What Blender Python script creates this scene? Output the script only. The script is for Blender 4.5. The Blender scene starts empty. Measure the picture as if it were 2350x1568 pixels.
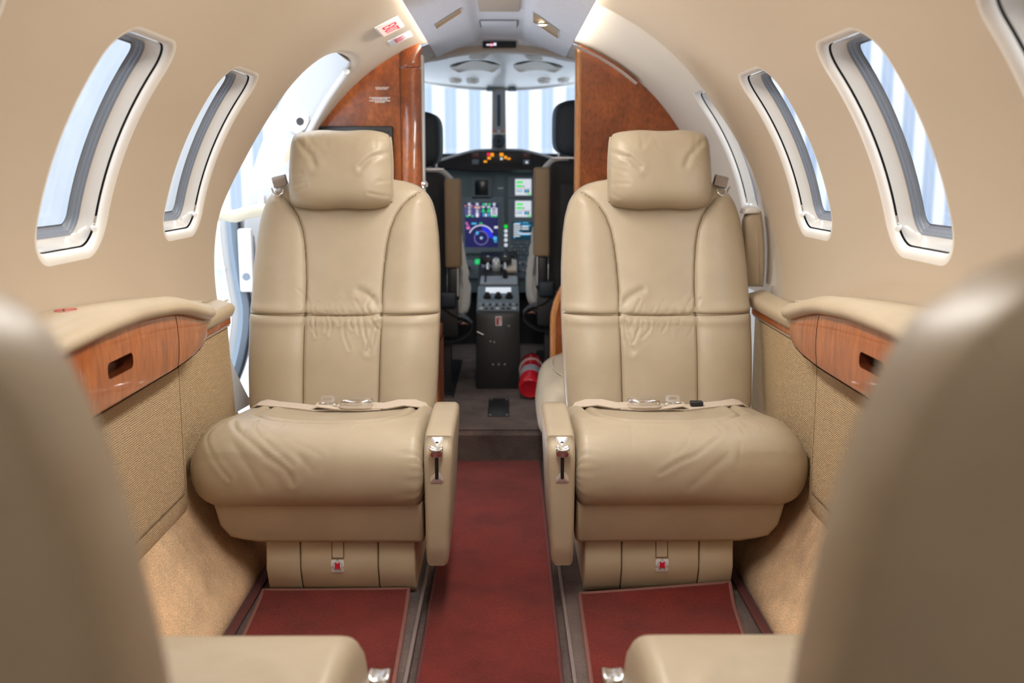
import bpy, bmesh, math, random
import numpy as np
from mathutils import Vector
RND = random.Random(7)
sc = bpy.context.scene
COL = sc.collection
PI = math.pi

# ------------------------------------------------------------------ camera
CAM = (0.015, 0.0, 0.975)
PITCH = math.atan(391 / 2285.0)
YAW = math.atan(15 / 2285.0)
cd = bpy.data.cameras.new('camera')
cam = bpy.data.objects.new('camera', cd)
COL.objects.link(cam)
cam.location = CAM
cam.rotation_euler = (PI / 2 - PITCH, 0, -YAW)
cd.sensor_width = 36.0
cd.lens = 36.0 * 2285 / 2350.0
cd.clip_start = 0.02
cd.dof.use_dof = True
cd.dof.focus_distance = 2.2
cd.dof.aperture_fstop = 3.4
sc.camera = cam

# ------------------------------------------------------------------ world, exposure
sc.view_settings.view_transform = 'Standard'
sc.view_settings.look = 'None'
sc.view_settings.gamma = 1.0
sc.view_settings.use_curve_mapping = False
sc.view_settings.exposure = 0.0
w = bpy.data.worlds.new('daylight')
sc.world = w
w.use_nodes = True
w.node_tree.nodes['Background'].inputs[0].default_value = (0.90, 0.95, 1.0, 1)
w.node_tree.nodes['Background'].inputs[1].default_value = 5.0


def lamp(name, kind, loc, energy, color=(1, .86, .68), size=0.1, size_y=None, target=None, spread=None):
    l = bpy.data.lights.new(name, kind)
    l.energy = energy
    l.color = color
    if kind == 'AREA':
        l.size = size
        if size_y:
            l.shape = 'RECTANGLE'
            l.size_y = size_y
        if spread:
            l.spread = spread
    else:
        l.shadow_soft_size = size
    o = bpy.data.objects.new(name, l)
    COL.objects.link(o)
    o.location = loc
    if target is not None:
        o.rotation_euler = (Vector(target) - Vector(loc)).to_track_quat('-Z', 'Y').to_euler()
    return o


# cabin lamps: cove tubes along the ceiling panel (built below), ceiling lamps over the aisle, and added fill lights
LAMP_COVE = 5.0
WARM = (1, .945, .87)
lamp('ceiling_lamp_fore', 'AREA', (0, 2.35, 1.435), 6.0, WARM, 0.14, 0.5, (0, 2.35, 0))
lamp('ceiling_lamp_mid', 'AREA', (0, 1.45, 1.435), 12.0, WARM, 0.16, 0.9, (0, 1.45, 0))
lamp('fill_light_overhead', 'AREA', (0, -0.55, 1.40), 3.0, WARM, 0.4, 1.2, (0, -0.55, 0))  # added fill from above, behind the camera
lamp('fill_light_upward', 'AREA', (-.40, 2.98, .22), 4.6, (.82, .90, 1), .28, .20, (-.02, 3.12, 1.45))  # added out of sight behind the left seat to brighten the ceiling
lamp('fill_light_rear', 'AREA', (0, -1.55, 1.10), 1.5, WARM, 0.9, 0.5, (0, 1.5, 0.75))  # added forward fill from behind the camera, no fixture there


# ------------------------------------------------------------------ materials
def mat(name, col, rough=0.5, metal=0.0, coat=0.0, spec=0.5, emit=None, estr=1.0):
    m = bpy.data.materials.new(name)
    m.use_nodes = True
    b = m.node_tree.nodes['Principled BSDF']
    b.inputs['Base Color'].default_value = (*col, 1)
    b.inputs['Roughness'].default_value = rough
    b.inputs['Metallic'].default_value = metal
    b.inputs['Coat Weight'].default_value = coat
    b.inputs['Coat Roughness'].default_value = 0.06
    b.inputs['Specular IOR Level'].default_value = spec
    if emit:
        b.inputs['Emission Color'].default_value = (*emit, 1)
        b.inputs['Emission Strength'].default_value = estr
    return m


def nodes(m):
    return m.node_tree.nodes, m.node_tree.links, m.node_tree.nodes['Principled BSDF']


def coord(m, scale=(1, 1, 1), rot=(0, 0, 0)):
    n, l, b = nodes(m)
    tc = n.new('ShaderNodeTexCoord')
    mp = n.new('ShaderNodeMapping')
    mp.inputs['Scale'].default_value = scale
    mp.inputs['Rotation'].default_value = rot
    l.new(tc.outputs['Object'], mp.inputs['Vector'])
    return mp.outputs['Vector']


def noise(m, vec, scale, detail=3, rough=.55, dist=0.0):
    n, l, b = nodes(m)
    t = n.new('ShaderNodeTexNoise')
    t.inputs['Scale'].default_value = scale
    t.inputs['Detail'].default_value = detail
    t.inputs['Roughness'].default_value = rough
    t.inputs['Distortion'].default_value = dist
    l.new(vec, t.inputs['Vector'])
    return t.outputs['Fac']


def ramp(m, fac, stops):
    n, l, b = nodes(m)
    r = n.new('ShaderNodeValToRGB')
    e = r.color_ramp.elements
    while len(e) < len(stops):
        e.new(0.5)
    for k, (p, c) in enumerate(stops):
        e[k].position = p
        e[k].color = (*c, 1)
    l.new(fac, r.inputs['Fac'])
    return r.outputs['Color']


def setcol(m, out):
    n, l, b = nodes(m)
    l.new(out, b.inputs['Base Color'])


def bump(m, h, strength=.2, dist=.002, prev=None):
    n, l, b = nodes(m)
    bp = n.new('ShaderNodeBump')
    bp.inputs['Strength'].default_value = strength
    bp.inputs['Distance'].default_value = dist
    l.new(h, bp.inputs['Height'])
    if prev:
        l.new(prev, bp.inputs['Normal'])
    l.new(bp.outputs['Normal'], b.inputs['Normal'])
    return bp.outputs['Normal']


def mul(c, k):
    return tuple(x * k for x in c)


def leather(name, col, rough=.40):
    m = mat(name, col, rough, spec=.45)
    v = coord(m)
    f = noise(m, v, 7, 3)
    setcol(m, ramp(m, f, [(.3, mul(col, .93)), (.7, mul(col, 1.06))]))
    n, l, b = nodes(m)
    vo = n.new('ShaderNodeTexVoronoi')
    vo.inputs['Scale'].default_value = 420
    l.new(v, vo.inputs['Vector'])
    p = bump(m, vo.outputs['Distance'], .10, .0006)
    bump(m, noise(m, v, 34, 4), .10, .004, p)
    return m


def carpet(name, col, var=.25, scale=380, patch=9):
    m = mat(name, col, .95, spec=.1)
    v = coord(m)
    n, l, b = nodes(m)
    f1 = noise(m, v, scale, 2, .7)
    f2 = noise(m, v, patch, 4, .6)
    a = ramp(m, f1, [(.3, mul(col, 1 - var)), (.7, mul(col, 1 + var))])
    c = ramp(m, f2, [(.3, (.62, .60, .60)), (.5, (1, 1, 1)), (.72, (1.32, 1.25, 1.2))])
    mx = n.new('ShaderNodeMix')
    mx.data_type = 'RGBA'
    mx.blend_type = 'MULTIPLY'
    mx.inputs[0].default_value = 1
    l.new(a, mx.inputs[6])
    l.new(c, mx.inputs[7])
    setcol(m, mx.outputs[2])
    bump(m, f1, .9, .004)
    b.inputs['Sheen Weight'].default_value = .10
    return m


def wood(name, c0, c1, c2, rot=(0, 0, 0), coat=.8):
    m = mat(name, c1, .33, coat=coat)
    v = coord(m, (9, 9, 1.6), rot)
    n, l, b = nodes(m)
    f = noise(m, v, 5, 8, .62, 1.2)
    a = ramp(m, f, [(.28, c0), (.5, c1), (.74, c2)])
    v2 = coord(m, (220, 220, 26), rot)
    g = noise(m, v2, 1, 3)
    c = ramp(m, g, [(.3, (.80, .78, .76)), (.65, (1.1, 1.1, 1.1))])
    mx = n.new('ShaderNodeMix')
    mx.data_type = 'RGBA'
    mx.blend_type = 'MULTIPLY'
    mx.inputs[0].default_value = 1
    l.new(a, mx.inputs[6])
    l.new(c, mx.inputs[7])
    setcol(m, mx.outputs[2])
    return m


def weave(name, col):
    m = mat(name, col, .9, spec=.15)
    v = coord(m, (52, 52, 74))
    n, l, b = nodes(m)
    w1 = n.new('ShaderNodeTexWave')
    w1.bands_direction = 'Z'
    w1.inputs['Scale'].default_value = 1
    w1.inputs['Distortion'].default_value = 1.5
    w1.inputs['Detail'].default_value = 1
    l.new(v, w1.inputs['Vector'])
    w2 = n.new('ShaderNodeTexWave')
    w2.bands_direction = 'Y'
    w2.inputs['Scale'].default_value = .8
    w2.inputs['Distortion'].default_value = 1.0
    l.new(v, w2.inputs['Vector'])
    mu = n.new('ShaderNodeMath')
    mu.operation = 'MULTIPLY'
    l.new(w1.outputs['Fac'], mu.inputs[0])
    l.new(w2.outputs['Fac'], mu.inputs[1])
    setcol(m, ramp(m, mu.outputs[0], [(.0, mul(col, .62)), (.6, mul(col, 1.12))]))
    bump(m, mu.outputs[0], .8, .003)
    return m


LEATHER = leather('beige leather', (.415, .34, .240))
LEATHER_DK = leather('beige leather of the shroud', (.42, .335, .23), .5)
PLEATHER = leather('molded beige vinyl', (.50, .42, .29), .5)
PAD = leather('tan padded leather', (.50, .405, .28), .42)
LINER = mat('cream headliner cloth', (.53, .445, .34), .62, spec=.25)
bump(LINER, noise(LINER, coord(LINER), 900, 2), .12, .0008)
LINER_F = mat('cream forward liner', (.60, .54, .46), .6, spec=.3)
bump(LINER_F, noise(LINER_F, coord(LINER_F), 900, 2), .10, .0008)
SEAM = mat('dark seam thread', (.16, .11, .06), .8)
STITCH = mat('tan stitch thread', (.33, .23, .12), .8)
WOOD = wood('gloss cherry burl', (.24, .052, .008), (.39, .098, .014), (.50, .150, .026), coat=.6)
WOOD_D = wood('cherry veneer', (.22, .052, .012), (.29, .072, .016), (.34, .095, .022), coat=.5)
def burl(name, c0, c1, c2, coat):
    m = mat(name, c1, .3, coat=coat)
    v = coord(m, (1, 1, .62))
    n, l, b = nodes(m)
    big = ramp(m, noise(m, v, 6.5, 5, .6, .8), [(.32, c0), (.5, c1), (.70, c2)])
    fine = ramp(m, noise(m, v, 85, 5, .68, .5), [(.34, (.66, .62, .60)), (.62, (1.15, 1.12, 1.1))])
    mx = n.new('ShaderNodeMix')
    mx.data_type = 'RGBA'
    mx.blend_type = 'MULTIPLY'
    mx.inputs[0].default_value = 1
    l.new(big, mx.inputs[6])
    l.new(fine, mx.inputs[7])
    setcol(m, mx.outputs[2])
    return m


BURL = burl('gloss mottled cherry burl', (.20, .040, .006), (.33, .078, .011), (.46, .135, .022), .85)
BURL_D = burl('satin mottled cherry burl', (.19, .044, .009), (.26, .064, .012), (.34, .095, .020), .25)
WOOD_EDGE = wood('light cherry edge', (.50, .19, .055), (.58, .24, .075), (.64, .28, .09), coat=.4)
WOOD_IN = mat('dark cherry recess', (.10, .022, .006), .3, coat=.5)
CLOTH = weave('ribbed tan cloth', (.70, .52, .315))
CARPET_TAN = carpet('tan carpet', (.76, .53, .32), .24, 300, 5)
CARPET_BR = carpet('brown carpet', (.125, .092, .082), .3, 300)
CARPET_RED = carpet('red carpet', (.140, .0165, .0125), .3, 300, 4.5)
BIND = mat('red binding tape', (.10, .026, .024), .8)
BINDL = mat('rose binding tape', (.19, .075, .06), .8)
CHROME = mat('polished chrome', (.85, .85, .86), .08, 1)
STEEL = mat('brushed steel', (.70, .69, .68), .42, .75)
SATIN = mat('satin chrome', (.80, .80, .80), .20, 1)
BLACK = mat('black plastic', (.012, .012, .014), .45)
BLACKF = mat('black upholstery', (.018, .017, .018), .8)
bump(BLACKF, noise(BLACKF, coord(BLACKF), 30, 5), .5, .01)
NAVY = mat('dark blue headrest', (.010, .018, .026), .6)
GREYP = mat('grey blue panel', (.13, .175, .195), .55)
GREYM = mat('grey avionics face', (.16, .205, .24), .5)
GREYL = mat('light grey quadrant', (.30, .33, .37), .45)
OVERH = mat('pale grey overhead', (.76, .78, .78), .35)
OVERT = mat('taupe overhead lens', (.50, .46, .39), .5)
PSU = mat('grey blue ceiling cloth', (.46, .47, .50), .7, spec=.2)
n_, l_, b_ = nodes(PSU)
f_ = noise(PSU, coord(PSU, (8, 260, 260)), 1, 4)
setcol(PSU, ramp(PSU, f_, [(.3, (.68, .70, .755)), (.7, (.80, .82, .87))]))
bump(PSU, f_, .25, .001)
TAUPE = mat('taupe ceiling trim', (.50, .42, .33), .6)
WHITE = mat('white painted metal', (.80, .82, .84), .35)
JAMB = mat('white door frame paint', (.46, .47, .485), .4)
JAMBP = mat('white fitting', (.58, .58, .58), .35)
WHITEP = mat('white gloss plastic', (.74, .72, .68), .3)
REVEAL = mat('gloss window reveal', (.55, .52, .48), .12, coat=.3)
GLOSSW = mat('lit white window edge', (.76, .73, .68), .35)  # white lip; also whitens the liner roll as if light caught it
SLOT = mat('black slot', (.008, .008, .012), .4)
SEALM = mat('grey blue window seal', (.17, .19, .225), .35)
RUBBER = mat('blue grey door seal', (.18, .23, .29), .5)
CREAM = leather('cream padding', (.50, .46, .36), .5)
SHEEP = mat('white sheepskin', (.86, .84, .78), .95, spec=.1)
_b = SHEEP.node_tree.nodes['Principled BSDF']
_b.inputs['Subsurface Weight'].default_value = .8
_b.inputs['Subsurface Radius'].default_value = (.05, .05, .05)
_b.inputs['Subsurface Scale'].default_value = 1.0
bump(SHEEP, noise(SHEEP, coord(SHEEP), 160, 3, .7), 1.0, .012)
TANARM = leather('brown armrest', (.235, .165, .095), .6)
REDM = mat('red enamel', (.52, .008, .02), .25, coat=.4)
LABELM = mat('grey label', (.42, .42, .48), .5)
STK = mat('white sticker', (.70, .72, .74), .5)
REDS = mat('red print', (.55, .004, .03), .5)
INK = mat('dark ink', (.06, .05, .06), .6)
PRINT = mat('white print', (.80, .74, .68), .6)
STRAP = mat('pale belt webbing', (.56, .47, .38), .8)
STRAPG = mat('grey belt webbing', (.30, .25, .22), .85)
HANGF = mat('hangar floor paint', (.78, .80, .83), .4)
HANG = mat('translucent striped hangar wall', (.8, .8, .8), .8, spec=.1)
n_, l_, b_ = nodes(HANG)
tc_ = n_.new('ShaderNodeTexCoord')
sx_ = n_.new('ShaderNodeSeparateXYZ')
l_.new(tc_.outputs['Object'], sx_.inputs[0])
ad_ = n_.new('ShaderNodeMath')
ad_.operation = 'ADD'
l_.new(sx_.outputs[0], ad_.inputs[0])
l_.new(sx_.outputs[1], ad_.inputs[1])
mo_ = n_.new('ShaderNodeMath')
mo_.operation = 'PINGPONG'
mo_.inputs[1].default_value = .178
l_.new(ad_.outputs[0], mo_.inputs[0])
sc_ = n_.new('ShaderNodeMath')
sc_.operation = 'MULTIPLY'
sc_.inputs[1].default_value = 1 / .178
l_.new(mo_.outputs[0], sc_.inputs[0])
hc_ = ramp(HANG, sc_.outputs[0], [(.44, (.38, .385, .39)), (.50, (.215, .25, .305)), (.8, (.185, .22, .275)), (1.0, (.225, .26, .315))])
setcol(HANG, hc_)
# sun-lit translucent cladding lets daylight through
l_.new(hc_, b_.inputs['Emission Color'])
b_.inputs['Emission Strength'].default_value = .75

GLASS = bpy.data.materials.new('clear acrylic pane')
GLASS.use_nodes = True
n_, l_ = GLASS.node_tree.nodes, GLASS.node_tree.links
n_.clear()
o_ = n_.new('ShaderNodeOutputMaterial')
tr_ = n_.new('ShaderNodeBsdfTransparent')
tr_.inputs[0].default_value = (.93, .96, 1, 1)
gl_ = n_.new('ShaderNodeBsdfGlossy')
gl_.inputs['Roughness'].default_value = .03
fr_ = n_.new('ShaderNodeFresnel')
fr_.inputs[0].default_value = 1.35
mx_ = n_.new('ShaderNodeMixShader')
l_.new(fr_.outputs[0], mx_.inputs[0])
l_.new(tr_.outputs[0], mx_.inputs[1])
l_.new(gl_.outputs[0], mx_.inputs[2])
l_.new(mx_.outputs[0], o_.inputs[0])


def glow(name, col, s=1.0):
    return mat(name, mul(col, .3), .5, emit=col, estr=s)


COVE = glow('warm cove tube', (1, .95, .86), LAMP_COVE * 24)
BULB = glow('reading bulb', (1, .80, .50), 6)
L_NAVY = glow('screen navy', (.014, .014, .085), 1.0)
L_BLUE = glow('screen blue', (.02, .03, .70), .9)
L_WHITE = glow('screen white', (.72, .72, .85), 1.0)
L_GREEN = glow('screen green', (.02, .55, .16), 1.0)
L_CYAN = glow('screen cyan', (.06, .45, .80), 1.0)
L_PINK = glow('screen pink', (.70, .18, .50), 1.0)
L_AMBER = glow('amber lamp', (1, .36, .01), 1.0)
L_RED = glow('red lamp', (.80, .02, .08), .9)
L_TEAL = glow('dark teal screen', (.004, .035, .06), 1.0)
L_PALE = glow('pale screen', (.62, .66, .72), 1.0)
L_PUREG = glow('green lamp', (.0, .75, .04), 1.0)
L_EXIT = glow('backlit pink sign face', (1.0, .66, .56), .95)


# ------------------------------------------------------------------ mesh helpers
def org(p):
    v = Vector((0, 0, 0))
    while p is not None:
        v += p.location
        p = p.parent
    return v


def tag(o, label=None, cat=None, group=None, kind=None):
    if label:
        o['label'] = label
    if cat:
        o['category'] = cat
    if group:
        o['group'] = group
    if kind:
        o['kind'] = kind
    return o


def thing(name, label, cat, loc, group=None, kind=None):
    o = bpy.data.objects.new(name, None)
    o.empty_display_size = .05
    COL.objects.link(o)
    o.location = loc
    return tag(o, label, cat, group, kind)


def obj(name, vf, m, parent=None, sharp=38, smooth=True, flip=False, label=None):
    V, F = vf
    V = [Vector(v) for v in V]
    if parent is None:
        xs = [v.x for v in V]
        ys = [v.y for v in V]
        zs = [v.z for v in V]
        O = Vector(((min(xs) + max(xs)) / 2, (min(ys) + max(ys)) / 2, min(zs)))
    else:
        O = org(parent)
    me = bpy.data.meshes.new(name)
    if flip:
        F = [tuple(reversed(f)) for f in F]
    me.from_pydata([v - O for v in V], [], F)
    me.update()
    if smooth:
        me.shade_smooth()
        me.set_sharp_from_angle(angle=math.radians(sharp))
    me.materials.append(m)
    o = bpy.data.objects.new(name, me)
    COL.objects.link(o)
    if parent is None:
        o.location = O
    else:
        o.parent = parent
    if label:
        o['label'] = label
    return o


def join(*parts):
    V, F = [], []
    for v, f in parts:
        k = len(V)
        V += [tuple(x) for x in v]
        F += [tuple(i + k for i in q) for q in f]
    return V, F


def from_bm(bm):
    bm.normal_update()
    V = [tuple(v.co) for v in bm.verts]
    for i, v in enumerate(bm.verts):
        v.index = i
    F = [tuple(v.index for v in f.verts) for f in bm.faces]
    bm.free()
    return V, F


def rbox(x0, x1, y0, y1, z0, z1, r=0.004, seg=2):
    bm = bmesh.new()
    bmesh.ops.create_cube(bm, size=1)
    for v in bm.verts:
        v.co = ((x0 + x1) / 2 + v.co.x * (x1 - x0), (y0 + y1) / 2 + v.co.y * (y1 - y0), (z0 + z1) / 2 + v.co.z * (z1 - z0))
    r = min(r, .49 * min(abs(x1 - x0), abs(y1 - y0), abs(z1 - z0)))
    if r > 0:
        bmesh.ops.bevel(bm, geom=bm.edges[:], offset=r, segments=seg, profile=.5, affect='EDGES')
    bmesh.ops.recalc_face_normals(bm, faces=bm.faces[:])
    return from_bm(bm)


def prism(pts, axis, a0, a1, r=0.0, seg=2):
    """extrude a 2-D outline along an axis ('x','y','z'); bevel its rims"""
    bm = bmesh.new()

    def p3(p, a):
        return {'x': (a, p[0], p[1]), 'y': (p[0], a, p[1]), 'z': (p[0], p[1], a)}[axis]
    A = [bm.verts.new(p3(p, a0)) for p in pts]
    B = [bm.verts.new(p3(p, a1)) for p in pts]
    n = len(pts)
    fa = bm.faces.new(A)
    fb = bm.faces.new(list(reversed(B)))
    for k in range(n):
        bm.faces.new((A[k], B[k], B[(k + 1) % n], A[(k + 1) % n]))
    bmesh.ops.recalc_face_normals(bm, faces=bm.faces[:])
    if r > 0:
        ed = list(set(fa.edges[:]) | set(fb.edges[:]))
        bmesh.ops.bevel(bm, geom=ed, offset=r, segments=seg, profile=.5, affect='EDGES')
    return from_bm(bm)


def xf(vf, fn):
    return [fn(*v) for v in vf[0]], vf[1]


def rrect(cx, cy, w, h, r, n=6):
    out = []
    for (sx, sy, a0) in ((1, 1, 0), (-1, 1, 90), (-1, -1, 180), (1, -1, 270)):
        for k in range(n + 1):
            a = math.radians(a0 + 90 * k / n)
            out.append((cx + sx * (w / 2 - r) + r * math.cos(a), cy + sy * (h / 2 - r) + r * math.sin(a)))
    return out


def arcp(cx, cy, r, a0, a1, n):
    return [(cx + r * math.cos(math.radians(a0 + (a1 - a0) * k / n)), cy + r * math.sin(math.radians(a0 + (a1 - a0) * k / n))) for k in range(n + 1)]


def loft(rows, cu=False, cap0=False, cap1=False):
    """rows of equal length -> quads; cu closes each row"""
    n = len(rows[0])
    assert all(len(r) == n for r in rows)
    V = [tuple(p) for r in rows for p in r]
    F = []
    for i in range(len(rows) - 1):
        for j in range(n if cu else n - 1):
            a = i * n + j
            b = i * n + (j + 1) % n
            F.append((a, b, b + n, a + n))
    if cap0:
        F.append(tuple(range(n - 1, -1, -1)))
    if cap1:
        k = (len(rows) - 1) * n
        F.append(tuple(range(k, k + n)))
    return V, F


def frames(path, closed=False):
    P = [Vector(p) for p in path]
    n = len(P)
    T = []
    for i in range(n):
        a = P[(i - 1) % n] if closed or i else P[i]
        b = P[(i + 1) % n] if closed or i < n - 1 else P[i]
        t = (b - a)
        T.append(t.normalized() if t.length > 1e-9 else Vector((0, 0, 1)))
    up = Vector((0, 0, 1)) if abs(T[0].z) < .9 else Vector((1, 0, 0))
    N = []
    u = (up - T[0] * up.dot(T[0])).normalized()
    for i in range(n):
        u = (u - T[i] * u.dot(T[i]))
        u = u.normalized() if u.length > 1e-6 else Vector((1, 0, 0))
        N.append(u.copy())
    return P, T, N


def tube(path, r, n=8, closed=False, rr=None):
    P, T, N = frames(path, closed)
    rows = []
    for i in range(len(P)):
        b = T[i].cross(N[i])
        q = r if rr is None else rr[i]
        rows.append([P[i] + (N[i] * math.cos(2 * PI * k / n) + b * math.sin(2 * PI * k / n)) * q for k in range(n)])
    if closed:
        rows.append(rows[0])
        return loft(rows, True)
    return loft(rows, True, True, True)


def ribbon(path, wvec, width, th):
    """flat webbing: path of points, wvec = width direction"""
    P, T, N = frames(path)
    rows = []
    for i in range(len(P)):
        wv = Vector(wvec)
        wv = (wv - T[i] * wv.dot(T[i])).normalized()
        nn = T[i].cross(wv)
        h, t = width / 2, th / 2
        rows.append([P[i] + wv * h + nn * t, P[i] - wv * h + nn * t, P[i] - wv * h - nn * t, P[i] + wv * h - nn * t])
    return loft(rows, True, True, True)


def lathe(prof, base, axis, n=24):
    """prof: (r, h) along axis from base"""
    A = Vector(axis).normalized()
    u = (Vector((0, 0, 1)) if abs(A.z) < .9 else Vector((1, 0, 0)))
    u = (u - A * u.dot(A)).normalized()
    v = A.cross(u)
    B = Vector(base)
    rows = [[B + A * h + (u * math.cos(2 * PI * k / n) + v * math.sin(2 * PI * k / n)) * max(r, 1e-5) for k in range(n)] for r, h in prof]
    return loft(rows, True, True, True)


def superq(c, h, e1=.5, e2=.5, nu=32, nv=20):
    def sp(x, e):
        return math.copysign(abs(x) ** e, x)
    rows = []
    for j in range(nv + 1):
        a = -PI / 2 + PI * j / nv
        rows.append([(c[0] + h[0] * sp(math.cos(a), e1) * sp(math.cos(2 * PI * k / nu), e2),
                      c[1] + h[1] * sp(math.cos(a), e1) * sp(math.sin(2 * PI * k / nu), e2),
                      c[2] + h[2] * sp(math.sin(a), e1)) for k in range(nu)])
    return loft(rows, True)


def grid(u0, u1, nu, v0, v1, nv, f):
    rows = [[f(u0 + (u1 - u0) * i / nu, v0 + (v1 - v0) * j / nv) for i in range(nu + 1)] for j in range(nv + 1)]
    return loft(rows)


def cell(u0, u1, v0, v1, loop, f, K=8):
    """sheet between a rectangle and a hole (CCW loop in uv)"""
    cx = sum(p[0] for p in loop) / len(loop)
    cy = sum(p[1] for p in loop) / len(loop)
    out = []
    for (x, y) in loop:
        dx, dy = x - cx, y - cy
        t = 1e9
        if dx > 1e-9:
            t = min(t, (u1 - cx) / dx)
        if dx < -1e-9:
            t = min(t, (u0 - cx) / dx)
        if dy > 1e-9:
            t = min(t, (v1 - cy) / dy)
        if dy < -1e-9:
            t = min(t, (v0 - cy) / dy)
        out.append([cx + dx * t, cy + dy * t])
    for (x, y) in ((u0, v0), (u1, v0), (u1, v1), (u0, v1)):
        k = min(range(len(out)), key=lambda i: (out[i][0] - x) ** 2 + (out[i][1] - y) ** 2)
        out[k] = [x, y]
    rows = []
    for k in range(K + 1):
        t = k / K
        rows.append([f(loop[i][0] * (1 - t) + out[i][0] * t, loop[i][1] * (1 - t) + out[i][1] * t) for i in range(len(loop))])
    return loft(rows, True)


def offset_loop(loop, d):
    n = len(loop)
    out = []
    for i in range(n):
        a, b = Vector(loop[i - 1]), Vector(loop[(i + 1) % n])
        t = (b - a)
        t = t.normalized() if t.length > 1e-9 else Vector((1, 0))
        out.append((loop[i][0] + t.y * d, loop[i][1] - t.x * d))
    return out


def dense(pts, n, closed=False, per=0):
    """Catmull-Rom resample of 2-D or 3-D control points to about n points"""
    P = [Vector(p) for p in pts]
    m = len(P)
    segs = m if closed else m - 1
    L = [(P[(i + 1) % m] - P[i]).length for i in range(segs)]
    tot = sum(L)
    out = []
    for i in range(segs):
        p0 = P[(i - 1) % m] if closed or i > 0 else P[0]
        p1, p2 = P[i], P[(i + 1) % m]
        p3 = P[(i + 2) % m] if closed or i + 2 < m else P[m - 1]
        k = per or max(1, round(n * L[i] / tot))
        for q in range(k):
            t = q / k
            out.append(.5 * ((2 * p1) + (p2 - p0) * t + (2 * p0 - 5 * p1 + 4 * p2 - p3) * t * t + (3 * p1 - p0 - 3 * p2 + p3) * t ** 3))
    if not closed:
        out.append(P[-1])
    return [tuple(p) for p in out]


def interp(x, tab):
    if x <= tab[0][0]:
        return tab[0][1]
    for (a, b), (c, d) in zip(tab, tab[1:]):
        if x <= c:
            return b + (d - b) * (x - a) / (c - a)
    return tab[-1][1]


def text(s, size, fn, depth=.0006, align='CENTER'):
    cu = bpy.data.curves.new('lettering', 'FONT')
    cu.body = s
    cu.size = size
    cu.align_x = align
    cu.align_y = 'CENTER'
    cu.extrude = depth
    cu.resolution_u = 3
    o = bpy.data.objects.new('lettering', cu)
    COL.objects.link(o)
    dg = bpy.context.evaluated_depsgraph_get()
    me = o.evaluated_get(dg).to_mesh()
    V = [fn(v.co.x, v.co.y, v.co.z) for v in me.vertices]
    F = [tuple(p.vertices) for p in me.polygons]
    o.evaluated_get(dg).to_mesh_clear()
    bpy.data.objects.remove(o)
    bpy.data.curves.remove(cu)
    return V, F


# ------------------------------------------------------------------ cabin shell
RC, ZC = .735, .715


def cyl(side, y, th, r=RC):
    a = math.radians(th)
    return (side * r * math.sin(a), y, ZC + r * math.cos(a))


TH0, TH1 = 17.2, 96.5
WIN_Y = [-.10, .50, 1.10, 1.70, 2.29]
WT0, WT1 = 50.3, 80.3
DEG = RC * PI / 180          # metres per degree along the wall


def win_loop(yc, wd, off=0.0):
    """window outline in (y, theta)"""
    h = (WT1 - WT0) * DEG
    L = rrect(0, 0, wd + 2 * off, h + 2 * off, max(.012, .052 + off), 10)
    out = []
    n = len(L)
    for i in range(n):                     # add points on the long sides
        a, b = L[i], L[(i + 1) % n]
        d = math.hypot(b[0] - a[0], b[1] - a[1])
        k = {10: 6, 21: 14, 32: 6, 43: 14}.get(i, 1)
        for q in range(k):
            out.append((a[0] + (b[0] - a[0]) * q / k, a[1] + (b[1] - a[1]) * q / k))
    return [(yc + x, (WT0 + WT1) / 2 + y / DEG) for x, y in out]


def liner_patch(side, ya, yb, r=RC, warp=None):
    nu = max(2, int((yb - ya) / .05))
    f = (lambda u, v: cyl(side, warp(u, v) if warp else u, v, r))
    return grid(ya, yb, nu, TH0, TH1, 52, f)


EDGE_R, ED = .017, .012


def window_cell(side, ya, yb, yc, wd, r=RC, warp=None):
    f = (lambda u, v: cyl(side, warp(u, v) if warp else u, v, r))
    nu = max(4, int((yb - ya) / .03))
    parts = [cell(ya, yb, 42.0, 89.0, win_loop(yc, wd, EDGE_R), f, 10), grid(ya, yb, nu, TH0, 42.0, 24, f), grid(ya, yb, nu, 89.0, TH1, 6, f)]
    return join(*parts)


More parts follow.
